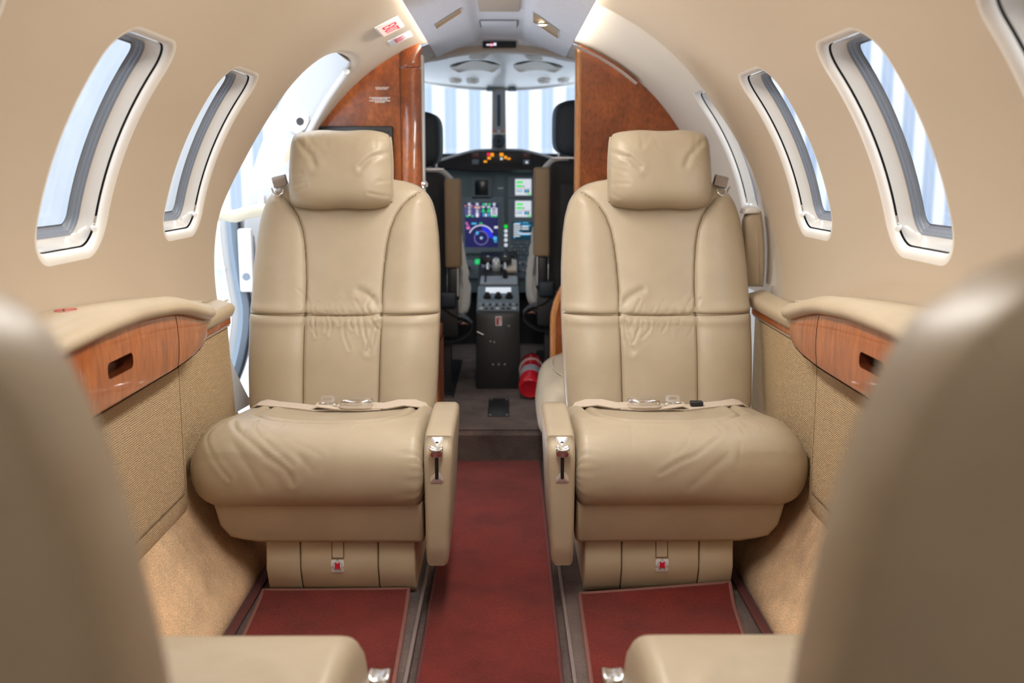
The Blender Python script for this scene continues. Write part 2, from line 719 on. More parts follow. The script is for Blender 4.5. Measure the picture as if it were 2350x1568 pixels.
def window(num, side, yc, wd, label, r=RC, warp=None):
    root = thing('window_%d' % num, label, 'window', cyl(side, yc, WT1, r), kind='structure')

    def ring(stops):
        return loft([[cyl(side, u, v, r + dep) for u, v in win_loop(yc, wd, off)] for off, dep in stops], True)
    roll = [(EDGE_R * (1 - math.sin(PI / 2 * k / 7)), EDGE_R * (1 - math.cos(PI / 2 * k / 7)) * ED / EDGE_R) for k in range(8)]
    wp = warp or (lambda u, v: u)
    ring0 = loft([[cyl(side, wp(u, v), v, r + dep) for u, v in win_loop(yc, wd, off)] for off, dep in roll], True)
    obj('lit_edge_trim', join(ring0, ring([(0, ED), (-.001, .013), (.003, .0133), (.003, .0145)])), GLOSSW, root, 50)
    obj('shade_slot', ring([(.003, .013), (.004, .0138), (.004, .0195), (-.003, .0195)]), SLOT, root)
    obj('reveal_frame', ring([(-.003, .0165), (-.004, .019), (-.006, .024), (-.009, .030), (-.014, .036), (-.018, .039)]), REVEAL, root, 60)
    obj('seal', ring([(-.017, .038), (-.020, .040), (-.0215, .042), (-.021, .0435), (-.0245, .046), (-.0258, .048), (-.0252, .0495), (-.028, .052), (-.030, .054), (-.033, .054)]), SEALM, root, 25)
    L = win_loop(yc, wd, -.031)
    c = (yc, (WT0 + WT1) / 2)
    rows = []
    for t in (1, .66, .33, .02):
        rows.append([cyl(side, c[0] + (u - c[0]) * t, c[1] + (v - c[1]) * t, r + .054) for u, v in L])
    obj('pane', loft(rows, True), GLASS, root, flip=(side < 0))
    # clear tab that slides the shade, at the lower forward corner
    p = cyl(side, yc + wd / 2 - .006, WT1 - 2.6, r + .016)
    q = cyl(side, yc + wd / 2 - .030, WT1 - 2.6, r + .002)
    hd = obj('shade_tab', tube([p, q], .0045, 10), WHITEP, root)
    p2 = cyl(side, yc + wd / 2 + .001, WT1 - .6, r + .018)
    p3 = cyl(side, yc + wd / 2 + .001, WT1 - 4.2, r + .018)
    obj('tab_track', tube([p2, p3], .004, 8), CHROME, hd)
    return root


SEAMT = [(18, 2.70), (41, 2.765), (54, 2.815), (64, 2.776), (77.5, 2.69), (91, 2.576), (97, 2.55)]


def warp_r(u, v):
    """bends the grid lines near the moulded seam on the right wall"""
    d = interp(v, SEAMT) - 2.70
    if u <= 2.70:
        k = max(0.0, 1 - (2.70 - u) / .27)
    else:
        k = max(0.0, 1 - (u - 2.70) / .135)
    return u + d * k * (k * .3 + .7)


def liner_normals(o, r):
    """one true cylinder normal for every vertex of the flat liner, so joints between sheets stay invisible"""
    me = o.data
    nn = []
    for v in me.vertices:
        x, z = v.co.x + o.location.x, v.co.z + o.location.z - ZC
        n = v.normal.copy()
        q = math.hypot(x, z)
        if abs(q - r) < .0006:
            c = Vector((-x / q, 0, -z / q))
            n = c if c.dot(n) >= 0 else -c
        nn.append(n)
    for p in me.polygons:
        p.use_smooth = True
    me.set_sharp_from_angle(angle=PI)
    me.normals_split_custom_set_from_vertices(nn)


def wall(name, side, label):
    parts = []
    parts.append(liner_patch(side, -1.7, -.25))
    for yc in WIN_Y:
        if yc < 2:
            parts.append(window_cell(side, yc - .15, yc + .15, yc, .25))
            parts.append(liner_patch(side, yc + .15, yc + .45 if yc < 1.7 else 2.14))
    wf = warp_r if side > 0 else None
    if side > 0:
        parts.append(window_cell(side, 2.14, 2.43, 2.29, .25))
        parts.append(liner_patch(side, 2.43, 2.70, RC, wf))
        # rolled lip where this liner laps the forward one
        rows = []
        for k in range(6):
            a = PI * k / 5
            rows.append([cyl(side, warp_r(2.70, TH0 + (TH1 - TH0) * j / 52) + .006 * math.sin(a), TH0 + (TH1 - TH0) * j / 52, RC + .006 * (1 - math.cos(a))) for j in range(53)])
        parts.append(loft(rows))
    else:
        parts.append(window_cell(side, 2.14, 2.43, 2.29, .25))
        parts.append(liner_patch(side, 2.43, 2.46))
        # entry doorway with a broad rolled edge
        edge = [(2.60, 96), (2.60, 90), (2.602, 84), (2.615, 79), (2.66, 74), (2.715, 68), (2.75, 61), (2.762, 54.5), (2.757, 49.5),
                (2.765, 45), (2.795, 41.6), (2.87, 39.2), (2.985, 38.2), (3.10, 38.0), (3.19, 39), (3.255, 41.5), (3.305, 46.4), (3.35, 51.8),
                (3.378, 57), (3.39, 65), (3.40, 80), (3.40, 90), (3.40, 96)]
        door = list(reversed([tuple(p) for p in dense(edge, 110)]))
        bot = [(2.60 + (3.40 - 2.60) * k / 12, 96) for k in range(1, 12)]
        door = door + bot
        # metres -> loop offset works in metres along both axes
        dm = [(u, v * DEG) for u, v in door]
        area = sum(dm[i][0] * dm[(i + 1) % len(dm)][1] - dm[(i + 1) % len(dm)][0] * dm[i][1] for i in range(len(dm)))
        if area < 0:
            dm.reverse()

        def off(d):
            return [(u, min(v / DEG, 96.2)) for u, v in offset_loop(dm, d)]
        ER = .040
        n_before = len(parts)
        parts.append(cell(2.46, 3.52, 32.0, TH1, off(ER), lambda u, v: cyl(side, u, v), 14))
        parts.append(grid(2.46, 3.52, 22, TH0, 32.0, 12, lambda u, v: cyl(side, u, v)))
        rows = []
        for k in range(8):
            a = PI / 2 * k / 7
            rows.append([cyl(side, u, v, RC + ER * (1 - math.cos(a))) for u, v in off(ER * (1 - math.sin(a)))])
        rows.append([cyl(side, u, v, RC + .05) for u, v in off(0)])
        parts.append(loft(rows, True))
        for k in range(n_before, len(parts)):          # the doorway runs on down to the sill
            V_, F_ = parts[k]
            parts[k] = (V_, [f for f in F_ if not (sum(V_[i][2] for i in f) / 4 < .652 and 2.64 < sum(V_[i][1] for i in f) / 4 < 3.375)])
    w_ = obj(name, join(*parts), LINER, None, 30)
    liner_normals(w_, RC)
    tag(w_, label, 'wall', None, 'structure')
    return w_


wall('wall_left', -1, 'cream curved cabin wall liner on the entry door side')
wall('wall_right', 1, 'cream curved cabin wall liner on the side without a door')
# forward liner on the right, one step outboard, with a narrow window of its own
RF = RC + .010
parts = [liner_patch(1, 2.705, 2.79, RF, warp_r), window_cell(1, 2.79, 3.06, 2.925, .19, RF, warp_r), liner_patch(1, 3.06, 3.60, RF)]
o = obj('wall_front', join(*parts), LINER_F, None, 30)
liner_normals(o, RF)
tag(o, 'paler forward liner section past the curved seam, behind the seat on the right', 'wall', None, 'structure')
side_n = {-1: 'left', 1: 'right'}
num = 1
WLAB = {(-1, 2.29): 'narrow-looking oval window next to the entry doorway, dark slot along its edge',
        (-1, 1.70): 'large oval window above the console on the door side, bluish daylight outside',
        (-1, 1.10): 'oval window cut by the upper left corner of the frame',
        (1, 2.29): 'oval window above the far end of the right console, mostly reveal in view',
        (1, 1.70): 'oval window above the right console showing bright white streaks outside',
        (1, 1.10): 'oval window cut by the upper right corner of the frame'}
for sd in (-1, 1):
    for yc in WIN_Y:
        window(num, sd, yc, .25, WLAB.get((sd, yc), 'oval cabin window on the %s wall behind the camera, %s of the pair' % (side_n[sd], 'forward' if yc > .2 else 'rear')))
        num += 1
window(num, 1, 2.925, .19, 'slim window beside the headrest of the right seat, in the paler forward liner', RF)

# closing shell below the liner, belly and rear bulkhead
rows = []
for k in range(41):
    th = 90 + 180 * k / 40
    a = math.radians(th)
    r = .86
    rows.append([(r * math.sin(a), y, ZC + r * math.cos(a)) for y in (-1.75, 3.45, 5.3)])
belly = []
# leave the doorway open on the left between y 2.6 and 3.4
V, F = [], []
ys = (-1.75, 2.55, 3.42, 5.35)
for k in range(41):
    a = math.radians(84 + 192 * k / 40)
    for y in ys:
        V.append((.90 * math.sin(a), y, ZC + .90 * math.cos(a)))
for k in range(40):
    for j in range(3):
        a = 84 + 192 * (k + .5) / 40
        if j == 1 and a > 234:
            continue
        i = k * 4 + j
        F.append((i, i + 1, i + 5, i + 4))
o = obj('wall_belly', (V, F), WHITE, None)
tag(o, 'white outer skin under the cabin floor and behind the lower side panels', 'wall', None, 'structure')
o = obj('wall_rear', prism([(RC * 1.2 * math.sin(math.radians(t)), ZC + RC * 1.2 * math.cos(math.radians(t))) for t in range(0, 360, 6)], 'y', -1.75, -1.70), LINER_F)
tag(o, 'cream rear bulkhead closing the cabin behind the camera', 'wall', None, 'structure')


# ------------------------------------------------------------------ ceiling panel
def ceil_z(x):
    a = abs(x)
    return interp(a, [(0, 1.470), (.070, 1.470), (.078, 1.467), (.086, 1.461), (.094, 1.453), (.104, 1.447), (.118, 1.4425), (.241, 1.3955)])


CX_ = [-.241, -.20, -.16, -.118, -.104, -.094, -.086, -.078, -.070, -.035, 0, .035, .070, .078, .086, .094, .104, .118, .16, .20, .241]
rows = []
rows.append([(x, -1.7, ceil_z(x)) for x in CX_])
for k in range(1, 33):
    y = -1.7 + (3.80 + 1.7) * k / 32
    rows.append([(x, y, ceil_z(x)) for x in CX_])
for k in range(1, 9):           # middle channel curls down into the end face
    t = k / 8
    row = []
    for x in CX_:
        z0 = ceil_z(x)
        z1 = 1.4395 - .52 * x * x
        dz = max(0.0, z0 - z1)
        row.append((x, 3.80 + .05 * math.sin(t * PI / 2), z0 - dz * (1 - math.cos(t * PI / 2))))
    rows.append(row)
ceil_o = obj('ceiling', loft(rows), PSU, None, 50)
tag(ceil_o, 'grey ribbed ceiling panel with a raised middle channel', 'ceiling', None, 'structure')
# panel edges and the cove behind them
for s in (-1, 1):
    V, F = grid(-1.7, 3.85, 20, 0, 3, 3, lambda u, v: [(s * .241, u, 1.3955), (s * .2425, u, 1.3965), (s * .2415, u, 1.3985), (s * .232, u, 1.402)][round(v)])
    obj('panel_edge', (V, F), TAUPE, ceil_o)
V, F = grid(-1.7, 3.9, 4, -30, 30, 30, lambda u, v: (.80 * math.sin(math.radians(v)), u, ZC + .80 * math.cos(math.radians(v))))
o = obj('ceiling_crown', (V, F), WHITE)
tag(o, 'white crown of the shell hidden above the ceiling panel', 'ceiling', None, 'structure')
for s in (-1, 1):
    o = obj('cove_light_tube', tube([(s * .219, -1.5, 1.4115), (s * .219, 3.50, 1.4115)], .0038, 8), COVE)
    tag(o, 'warm light tube hidden along the %s edge of the grey ceiling panel' % side_n[s], 'light', 'cove lighting')
# header face closing the ceiling above the cockpit arch
pts = [(x, 1.4395 - .52 * x * x) for x in [(-.30 + .60 * k / 24) for k in range(25)]]
pts2 = [(x, 1.4215 - .42 * x * x) for x in [(.30 - .60 * k / 24) for k in range(25)]]
o = obj('trim_1', prism(pts + pts2, 'y', 3.845, 3.90), TAUPE)
tag(o, 'taupe curved header over the cockpit opening', 'trim', None, 'structure')
V, F = grid(3.5, 3.9, 6, 15, 40, 12, lambda u, v: (.728 * math.sin(math.radians(v)), u, ZC + .728 * math.cos(math.radians(v))))
V2, F2 = grid(3.5, 3.9, 6, -40, -15, 12, lambda u, v: (.728 * math.sin(math.radians(v)), u, ZC + .728 * math.cos(math.radians(v))))
o = obj('trim_2', join((V, F), (V2, F2)), LINER_F)
tag(o, 'cream liner returns above the partition on both sides of the ceiling panel', 'trim', None, 'structure')


def on_ceil(x, y, d=0.0):
    return (x, y, ceil_z(x) - d)


# middle channel inserts
o = obj('speaker_panel', join(rbox(-.066, .060, 2.70, 3.215, 1.462, 1.469, .003)), TAUPE)
tag(o, 'taupe rectangular panel set in the middle channel of the ceiling', 'panel')
hp = obj('mask_hatch', rbox(-.068, .055, 3.43, 3.575, 1.4655, 1.4695, .002), PSU)
tag(hp, 'small grey hatch with thin outline in the middle channel of the ceiling', 'hatch')
ln = [rbox(-.070, -.0675, 3.425, 3.57, 1.4648, 1.4658, 0), rbox(.0545, .057, 3.425, 3.57, 1.4648, 1.4658, 0), rbox(-.070, .057, 3.4215, 3.426, 1.4648, 1.4658, 0)]
obj('outline_groove', join(*ln), INK, hp)


# reading lights in slanted side panels
def reading_light(quad, lit, label):
    """quad: four (x, y) corners of the opening, in order"""
    r_ = thing('reading_light', label, 'light', on_ceil(quad[0][0], quad[0][1], .01), 'reading lights in the ceiling panel')
    rim = [on_ceil(x, y, .0025) for x, y in quad]
    cx, cy = sum(q[0] for q in quad) / 4, sum(q[1] for q in quad) / 4
    inn = [on_ceil(x + (cx - x) * .06, y + (cy - y) * .06, .003) for x, y in quad]
    obj('bezel', loft([rim, inn], True), WHITEP, r_)
    mid = [on_ceil(x + (cx - x) * .08, y + (cy - y) * .08, .0012) for x, y in quad]
    deep = [on_ceil(cx + (x - cx) * .8, cy + (y - cy) * .8, .0006) for x, y in quad]
    obj('recess', loft([inn, mid, deep], True, False, True), mat('tan light recess', (.45, .30, .15), .4), r_)
    if lit:
        b_ = on_ceil(cx - .012, cy - .035, .004)
        obj('lamp_ring', lathe([(.022, 0), (.022, .003), (.017, .004)], b_, (0, 0, -1)), CHROME, r_)
        obj('bulb', lathe([(.016, 0), (.013, .004), (.006, .006), (0, .0065)], b_, (0, -.2, -1)), BULB, r_)
    return r_


reading_light([(-.201, 3.12), (-.111, 3.01), (-.114, 3.093), (-.2, 3.21)], False, 'unlit tan reading light recess on the door side of the ceiling panel')
reading_light([(.097, 3.118), (.185, 3.273), (.195, 3.457), (.102, 3.303)], True, 'lit round reading lamp in a tan recess of the grey ceiling panel')

# no-smoking lamp strip on the header
ns = thing('warning_sign', 'small black sign with a red ring and white bar over the cockpit opening', 'sign', (-.005, 3.845, 1.425))
obj('sign_face', rbox(-.069, .055, 3.834, 3.846, 1.4275, 1.4505, .001), BLACK, ns)
zz = 1.4385
ring = tube([(-.037 + .0062 * math.cos(a * PI / 12), 3.8335, zz + .0062 * math.sin(a * PI / 12)) for a in range(24)], .0014, 6, True)
obj('red_ring', ring, L_RED, ns)
obj('cigarette', join(rbox(-.055, -.020, 3.8325, 3.8335, zz - .0035, zz + .0025, .0004), rbox(-.028, -.018, 3.8325, 3.8335, zz - .0035, zz + .007, .0004)), L_WHITE, ns)


# ------------------------------------------------------------------ exit sign on the door-side liner
def on_liner(side, y0, th0):
    """plane tangent to the liner: u along +Y, v towards the crown, w into the cabin"""
    a = math.radians(th0)
    P = Vector(cyl(side, y0, th0))
    U = Vector((0, 1, 0))
    Vv = Vector((-side * math.cos(a), 0, math.sin(a)))
    W = Vector((-side * math.sin(a), 0, -math.cos(a)))
    return lambda u, v, w=0.0: tuple(P + U * u + Vv * v + W * w)


fn = on_liner(-1, 2.925, 25.2)
es = thing('exit_sign', 'backlit pink exit sign with red letters on the liner by the ceiling', 'sign', fn(0, 0))
obj('housing', xf(rbox(-.088, .088, -.036, .036, 0, .006, .003), fn), WHITEP, es)
obj('sign_face', xf(rbox(-.080, .080, -.030, .030, .0055, .0075, .001), fn), L_EXIT, es)
obj('lettering', text('EXIT', .060, lambda x, y, z: fn(x, y, .0080 + z)), L_RED, es)
fn2 = on_liner(-1, 3.20, 25.0)
pl = thing('exit_placard', 'small pale placard of red letter strokes beside the exit sign, towards the cockpit', 'sign', fn2(0, 0))
obj('plate', xf(rbox(-.055, .055, -.038, .038, 0, .0022, .0008), fn2), STK, pl)
st = []
for k in range(6):
    st.append(xf(rbox(-.040 + k * .0145, -.035 + k * .0145, -.020 + .005 * (k % 2), .016 - .006 * (k % 3), .0022, .0028, 0), fn2))
    if k % 2:
        st.append(xf(rbox(-.040 + k * .0145, -.030 + k * .0145, -.018, -.013, .0022, .0028, 0), fn2))
obj('lettering', join(*st), REDS, pl)
# thin joint in the liner beside the signs
rows = [[cyl(-1, 3.09 + .02 * t, th, RC - .0004) for t in (0, .08)] for th in [19 + 22 * k / 20 for k in range(21)]]
o = obj('trim_3', loft(rows), mat('liner joint', (.38, .32, .25), .8))
tag(o, 'fine joint line across the liner beside the exit sign', 'trim', None, 'structure')

# ------------------------------------------------------------------ floor
AX0, AX1 = -.175, .145        # dropped aisle
o = obj('floor', join(rbox(AX0, AX1, -1.7, 3.30, -.06, -.002, 0), rbox(-.66, AX0, -1.7, 3.46, -.06, .026, .004), rbox(AX1, .66, -1.7, 3.46, -.06, .026, .004)), CARPET_BR)
tag(o, 'dark brown carpeted floor with a dropped aisle', 'floor', None, 'structure')
# kick strips along the dropped aisle
for s, x in ((-1, AX0), (1, AX1)):
    k_ = obj('trim_%d' % (4 if s < 0 else 5), rbox(x - .004, x + .004, -1.7, 3.2, .018, .030, .002), mat('brown edge strip', (.20, .16, .15), .5))
    tag(k_, 'brown edging strip on the %s side of the dropped aisle' % side_n[s], 'trim', None, 'structure')
# carpeted step up to the cockpit
prof = [(3.285, -.03), (3.278, .02), (3.272, .06), (3.262, .095), (3.272, .110), (3.30, .115), (3.6, .114), (5.2, .114), (5.2, -.03)]
prof = dense(prof[:7], 26) + prof[7:]
o = obj('floor_step', prism(prof, 'x', -.62, .62), CARPET_BR, None, 40)
tag(o, 'brown carpeted step rising to the cockpit floor', 'step', None, 'structure')
fp = thing('floor_hatch', 'small dark plate set in the brown carpet before the cockpit', 'hatch', (-.01, 3.58, .114))
obj('plate', rbox(-.049, .028, 3.44, 3.722, .113, .1175, .001), BLACK, fp)
for x in (-.04, .02):
    for y in (3.46, 3.70):
        obj('screw', lathe([(.004, 0), (.003, .001)], (x, y, .1175), (0, 0, 1), 10), STEEL, fp)


# red carpets with stitched binding
def mat_carpet(name, pts, z, label, th=.009, thing_cat='mat', group=None, sag=None):
    root = thing(name, label, thing_cat, (sum(p[0] for p in pts) / len(pts), sum(p[1] for p in pts) / len(pts), z), group)
    n = 44
    a, b, c, d = [Vector(p) for p in pts]      # near-left, near-right, far-right, far-left

    def f(u, v):
        p = (a * (1 - u) + b * u) * (1 - v) + (d * (1 - u) + c * u) * v
        zz = z + th + .0012 * math.sin(9 * p.x + 13 * p.y) + (sag(u, v) if sag else 0)
        return (p.x, p.y, zz)
    top = grid(0, 1, 24, 0, 1, 48, f)
    per = [f(k / 24, 0) for k in range(24)] + [f(1, k / 48) for k in range(48)] + [f(1 - k / 24, 1) for k in range(24)] + [f(0, 1 - k / 48) for k in range(48)]
    skirt = loft([[(x, y, zz) for x, y, zz in per], [(x, y, max(z, zz - th)) for x, y, zz in per]], True)
    obj('pile', join(top, skirt), CARPET_RED, root, 60)
    obj('binding', tube([(x, y, zz - .002) for x, y, zz in per], .0048, 8, True), BIND if name == 'carpet_runner' else BINDL, root)
    return root


mat_carpet('carpet_runner', [(-.152, .2), (.116, .2), (.129, 3.262), (-.160, 3.262)], -.001, 'long red carpet runner down the middle of the aisle', .007, 'carpet')


def curl_l(u, v):
    return .008 * max(0, (v - .86) / .14) ** 2


def curl_r(u, v):
    return (.006 + .020 * u) * max(0, (v - .88) / .12) ** 2


mat_carpet('footwell_mat', [(-.490, 1.30), (-.183, 1.30), (-.205, 2.128), (-.534, 2.128)], .027, 'red floor mat in front of the seat on the door side', .008, 'mat', 'red footwell mats', curl_l)
mat_carpet('footwell_mat', [(.168, 1.30), (.455, 1.30), (.520, 2.118), (.181, 2.108)], .027, 'red floor mat before the right seat, far edge curling against its foot box', .008, 'mat', 'red footwell mats', curl_r)

# sloping tan carpet along the walls
for s in (-1, 1):
    prof = [(.572, .024), (.570, .045), (.578, .070), (.598, .10), (.64, .165), (.675, .235), (.70, .30), (.74, .34)]
    prof = dense(prof, 30)
    rows = [[(s * x, y, z) for x, z in prof] for y in (-1.6, 0, .6, 1.2, 1.8, 2.4, 2.62)]
    o = obj('side_sill', loft(rows), CARPET_TAN, None, 60)
    tag(o, 'tan carpeted slope along the floor below the %s console' % ('door-side' if s < 0 else 'right'), 'carpet', 'sloping side sills')
    e_ = obj('trim_%d' % (6 if s < 0 else 7), rbox(min(s * .545, s * .566), max(s * .545, s * .566), -1.6, 2.5, .026, .034, .003), BIND)
    tag(e_, 'dark red strip at the foot of the %s tan slope' % ('door-side' if s < 0 else 'right'), 'trim', None, 'structure')

# ------------------------------------------------------------------ side consoles
ZWALL = [(-.5, .752), (1.46, .750), (1.55, .752), (1.74, .742), (1.93, .727), (2.11, .705), (2.37, .668), (2.45, .655)]
ZLOW = [(-.5, .70), (.8, .700), (1.40, .706), (1.58, .713), (1.76, .712), (1.96, .697), (2.06, .677), (2.17, .652), (2.40, .628)]
ZBOT = [(-.5, .588), (1.95, .586), (2.08, .592), (2.14, .596), (2.17, .600), (2.20, .608)]


def smooth_tab(x, tab, h=.05):
    return sum(interp(x + h * k / 3, tab) for k in range(-3, 4)) / 7


def xin(y):
    if y < 1.2:
        return .620 + .085 * min(1, (1.2 - y) / .35) ** 2
    if y < 2.0:
        return .620
    t = min(1.0, (y - 2.0) / .395)
    return .620 + .120 * (1 - math.sqrt(max(0.0, 1 - t ** 2.2)))


def console(s, label):
    nm = 'door-side' if s < 0 else 'right'
    root = thing('side_console', label, 'console', (s * .70, 1.2, .24), 'side consoles with leather tops')
    ys = [-.3, 0, .4, .7, 1.0] + [1.1 + 1.0 * k / 30 for k in range(31)] + [2.13 + .262 * k / 16 for k in range(17)]
    rows = []
    for y in ys:
        X = xin(y)
        zl = smooth_tab(y, ZLOW)
        zw = smooth_tab(y, ZWALL)
        k = min(1.0, (2.3951 - y) / .10) ** .5
        zt = zl + .034 * k
        pts = [(.7325, zw + .001), (.728, zw), (X + (.735 - X) * .66, zt + (zw - zt) * .72 + .003 * k), (X + (.735 - X) * .36, zt + (zw - zt) * .38 + .003 * k),
               (X + .030, zt + .0015), (X + .014, zt - .003 * k), (X + .004, zt - .011 * k), (X, zt - .020 * k), (X + .004, zl + .005 * k), (X + .013, zl), (X + .040, zl), (.730, zl)]
        rows.append([(s * x, y, z) for x, z in pts])
    rows = [dense(r_, 40, per=4) for r_ in rows]
    obj('leather_top', loft(rows, False), PAD, root, 60, flip=(s < 0))

    def face(u, v):
        zt, zb = smooth_tab(u, ZLOW) + .003, smooth_tab(u, ZBOT)
        x = xin(u) + .020 - .005 * 4 * v * (1 - v)
        e = min(v, 1 - v) * (zt - zb)
        if e < .006:
            x += .006 * (1 - math.sqrt(max(0, 1 - (1 - e / .006) ** 2)))
        return (s * x, u, zb + (zt - zb) * v)
    vs = [0, .02, .04, .07, .12, .25, .5, .75, .88, .93, .96, .98, 1]

    def strip(ya, yb, n):
        return loft([[face(ya + (yb - ya) * i / n, v) for v in vs] for i in range(n + 1)])
    # drawer front with its finger pull cut through
    yc, zc_, wd, hh = 1.656, .651, .112, .0275
    lp0 = rrect(yc, 0, wd, hh, .010, 6)
    loop = []
    for i in range(len(lp0)):
        a, b = lp0[i], lp0[(i + 1) % len(lp0)]
        k = 14 if abs(b[0] - a[0]) > .03 else 1
        loop += [(a[0] + (b[0] - a[0]) * q / k, a[1] + (b[1] - a[1]) * q / k) for q in range(k)]
    # to the (u, v) frame of the face
    zt, zb = smooth_tab(yc, ZLOW) + .003, smooth_tab(yc, ZBOT)
    lv = [(u, (zc_ + q - zb) / (zt - zb)) for u, q in loop]
    d_ = obj('drawer', join(cell(1.50, 1.82, .12, .88, lv, face, 6),
                            loft([[face(1.50 + .32 * i / 12, v) for v in vs[:5]] for i in range(13)]),
                            loft([[face(1.50 + .32 * i / 12, v) for v in vs[8:]] for i in range(13)]),
                            strip(.95, 1.50, 14), strip(1.82, 1.956, 6)), WOOD, root, 60)
    rim = [face(u, v) for u, v in lv]
    deep = [(x + s * .026, y + .000, z) for x, y, z in rim]
    cen = [(sum(p[0] for p in deep) / len(deep), sum(p[1] for p in deep) / len(deep), sum(p[2] for p in deep) / len(deep))]
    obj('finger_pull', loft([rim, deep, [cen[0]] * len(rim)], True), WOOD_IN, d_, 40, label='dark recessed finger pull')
    obj('end_cap', strip(1.960, 2.190, 26), WOOD, root, 60)
    obj('rear_drawer', strip(-.3, .946, 10), WOOD, root, 60)
    # closing shelf under the wood
    rows = []
    for y in [-.3, .5, 1.0, 1.5, 1.95, 2.05, 2.12, 2.17, 2.190]:
        zb = smooth_tab(y, ZBOT)
        rows.append([(s * (xin(y) + .0205), y, zb), (s * (xin(y) + .026), y, zb - .004), (s * (xin(y) + .05), y, zb - .003), (s * (.672 if xin(y) > .66 and y < 1.3 else .72), y, zb - .003)])
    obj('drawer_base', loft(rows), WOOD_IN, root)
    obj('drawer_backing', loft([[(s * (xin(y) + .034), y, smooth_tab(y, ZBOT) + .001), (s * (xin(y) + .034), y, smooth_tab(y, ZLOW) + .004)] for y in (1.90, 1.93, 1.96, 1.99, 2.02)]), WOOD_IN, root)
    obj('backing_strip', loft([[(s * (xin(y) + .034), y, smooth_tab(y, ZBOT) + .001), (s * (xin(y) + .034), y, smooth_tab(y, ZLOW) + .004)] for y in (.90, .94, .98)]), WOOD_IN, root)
    # rounded nose
    zt, zb = smooth_tab(2.190, ZLOW) + .003, smooth_tab(2.190, ZBOT)
    obj('nose', loft([[face(2.190, v) for v in vs], [(s * .71, 2.212, zb + (zt - zb) * v) for v in vs]]), WOOD, root)
    # cloth panel
    prof = [(.705, .225), (.690, .232), (.680, .245), (.676, .262), (.675, .292), (.675, .40), (.6745, .50), (.674, .60)]
    ye = [-.3, .5, 1.0, 1.5, 2.0, 2.06, 2.078, 2.088, 2.092, 2.092]
    yo = [0, 0, 0, 0, 0, 0, .002, .008, .018, .045]
    rows = [[(s * (x + o_), y + .012 * (1 - z / .6), z) for x, z in dense(prof, 30, per=4)] for y, o_ in zip(ye, yo)]
    cp = obj('cloth_panel', loft(rows), CLOTH, root, 60)
    obj('panel_seam', tube([(s * .6745, -.3, .293), (s * .6745, 2.055, .293)], .0016, 6), SEAM, cp)
    obj('edge_seam', tube([(s * .6745, 2.063, .295), (s * .6740, 2.063, .575)], .0009, 6), STITCH, cp)
    return root


cl = console(-1, 'tan leather-topped console with wood drawer on the door side, red round sticker on top')
cr = console(1, 'tan leather-topped console with wood drawer along the right wall, no sticker')
# red prohibition sticker on the door-side console
zt_ = .7445


def stk_pt(x, y):
    X = .703
    yy = 1.615 + y
    z = smooth_tab(yy, ZLOW) + .034
    zw = smooth_tab(yy, ZWALL)
    xx = X + x
    t = (xx - .62) / .115
    return (-xx, yy, z + (zw - z) * min(1, max(0, (t - 0.0) * 1.06)) + .0034)


sk = obj('sticker', tube([stk_pt(.0145 * math.cos(a * PI / 16), .028 * math.sin(a * PI / 16)) for a in range(32)], .0005, 6, True), REDS, cl, label='round red prohibition sticker')
obj('slash', tube([stk_pt(-.011, .016), stk_pt(.011, -.016)], .0006, 6), REDS, sk)
obj('pictogram', tube([stk_pt(-.002, -.010), stk_pt(.003, -.004), stk_pt(.004, .004)], .0011, 6), INK, sk)


# low ledges between the consoles and the forward bulkhead
def ledge(s, yend, label):
    root = thing('side_ledge', label, 'ledge', (s * .71, 2.4, .10), 'low padded ledges')
    ys = [2.215, 2.25, 2.3, 2.4, yend - .05, yend - .02, yend - .006, yend]
    rows = []
    for k, y in enumerate(ys):
        q = [1, 1, 1, 1, 1, .92, .70, .35][k] if s < 0 else 1
        zc_, hz = .627, .021 * q
        xa = .676 + .012 * (1 - q)
        pts = [(.729, zc_ + hz + .002 * q), (.72, zc_ + hz + .006 * q), (xa + .02, zc_ + hz), (xa + .006, zc_ + hz * .75), (xa, zc_ + hz * .1), (xa + .005, zc_ - hz * .7), (xa + .016, zc_ - hz), (.731, zc_ - hz)]
        rows.append([(s * x, y, z) for x, z in dense(pts, 28, per=4)])
    obj('leather_top', loft(rows, False, True, True), PAD, root, 60)
    obj('wood_strip', rbox(min(s * .690, s * .72), max(s * .690, s * .72), 2.20, yend - .012, .588, .607, .003), WOOD, root)
    obj('metal_strip', rbox(min(s * .692, s * .72), max(s * .692, s * .72), 2.20, yend - .016, .584, .588, .001), STEEL, root)
    fy = .075 if s < 0 else 0
    rows = [[(s * (.698 + (.02 if k > 3 else 0)), y + fy * (k > 2) * (.6 - z) / .5, z) for z in (.585, .45, .30, .20, .12)] for k, y in enumerate((2.10, 2.2, 2.4, yend - .02, yend - .01))]
    obj('cloth_panel', loft(rows), CLOTH, root, 60)
    return root


ledge(-1, 2.545, 'short padded ledge with wood strip between the door-side console and the entry doorway')
ledge(1, 2.715, 'padded ledge with wood strip behind the right console, below the upholstered divider')


# ------------------------------------------------------------------ cabin seats
def dist_poly(P, poly):
    """P (n,2) -> distance to a polyline"""
    best = np.full(len(P), 9.0)
    for a, b in zip(poly, poly[1:]):
        a, b = np.array(a, float), np.array(b, float)
        ab = b - a
        t = np.clip(((P - a) @ ab) / max(1e-12, ab @ ab), 0, 1)
        d = np.linalg.norm(P - (a + t[:, None] * ab), axis=1)
        best = np.minimum(best, d)
    return best


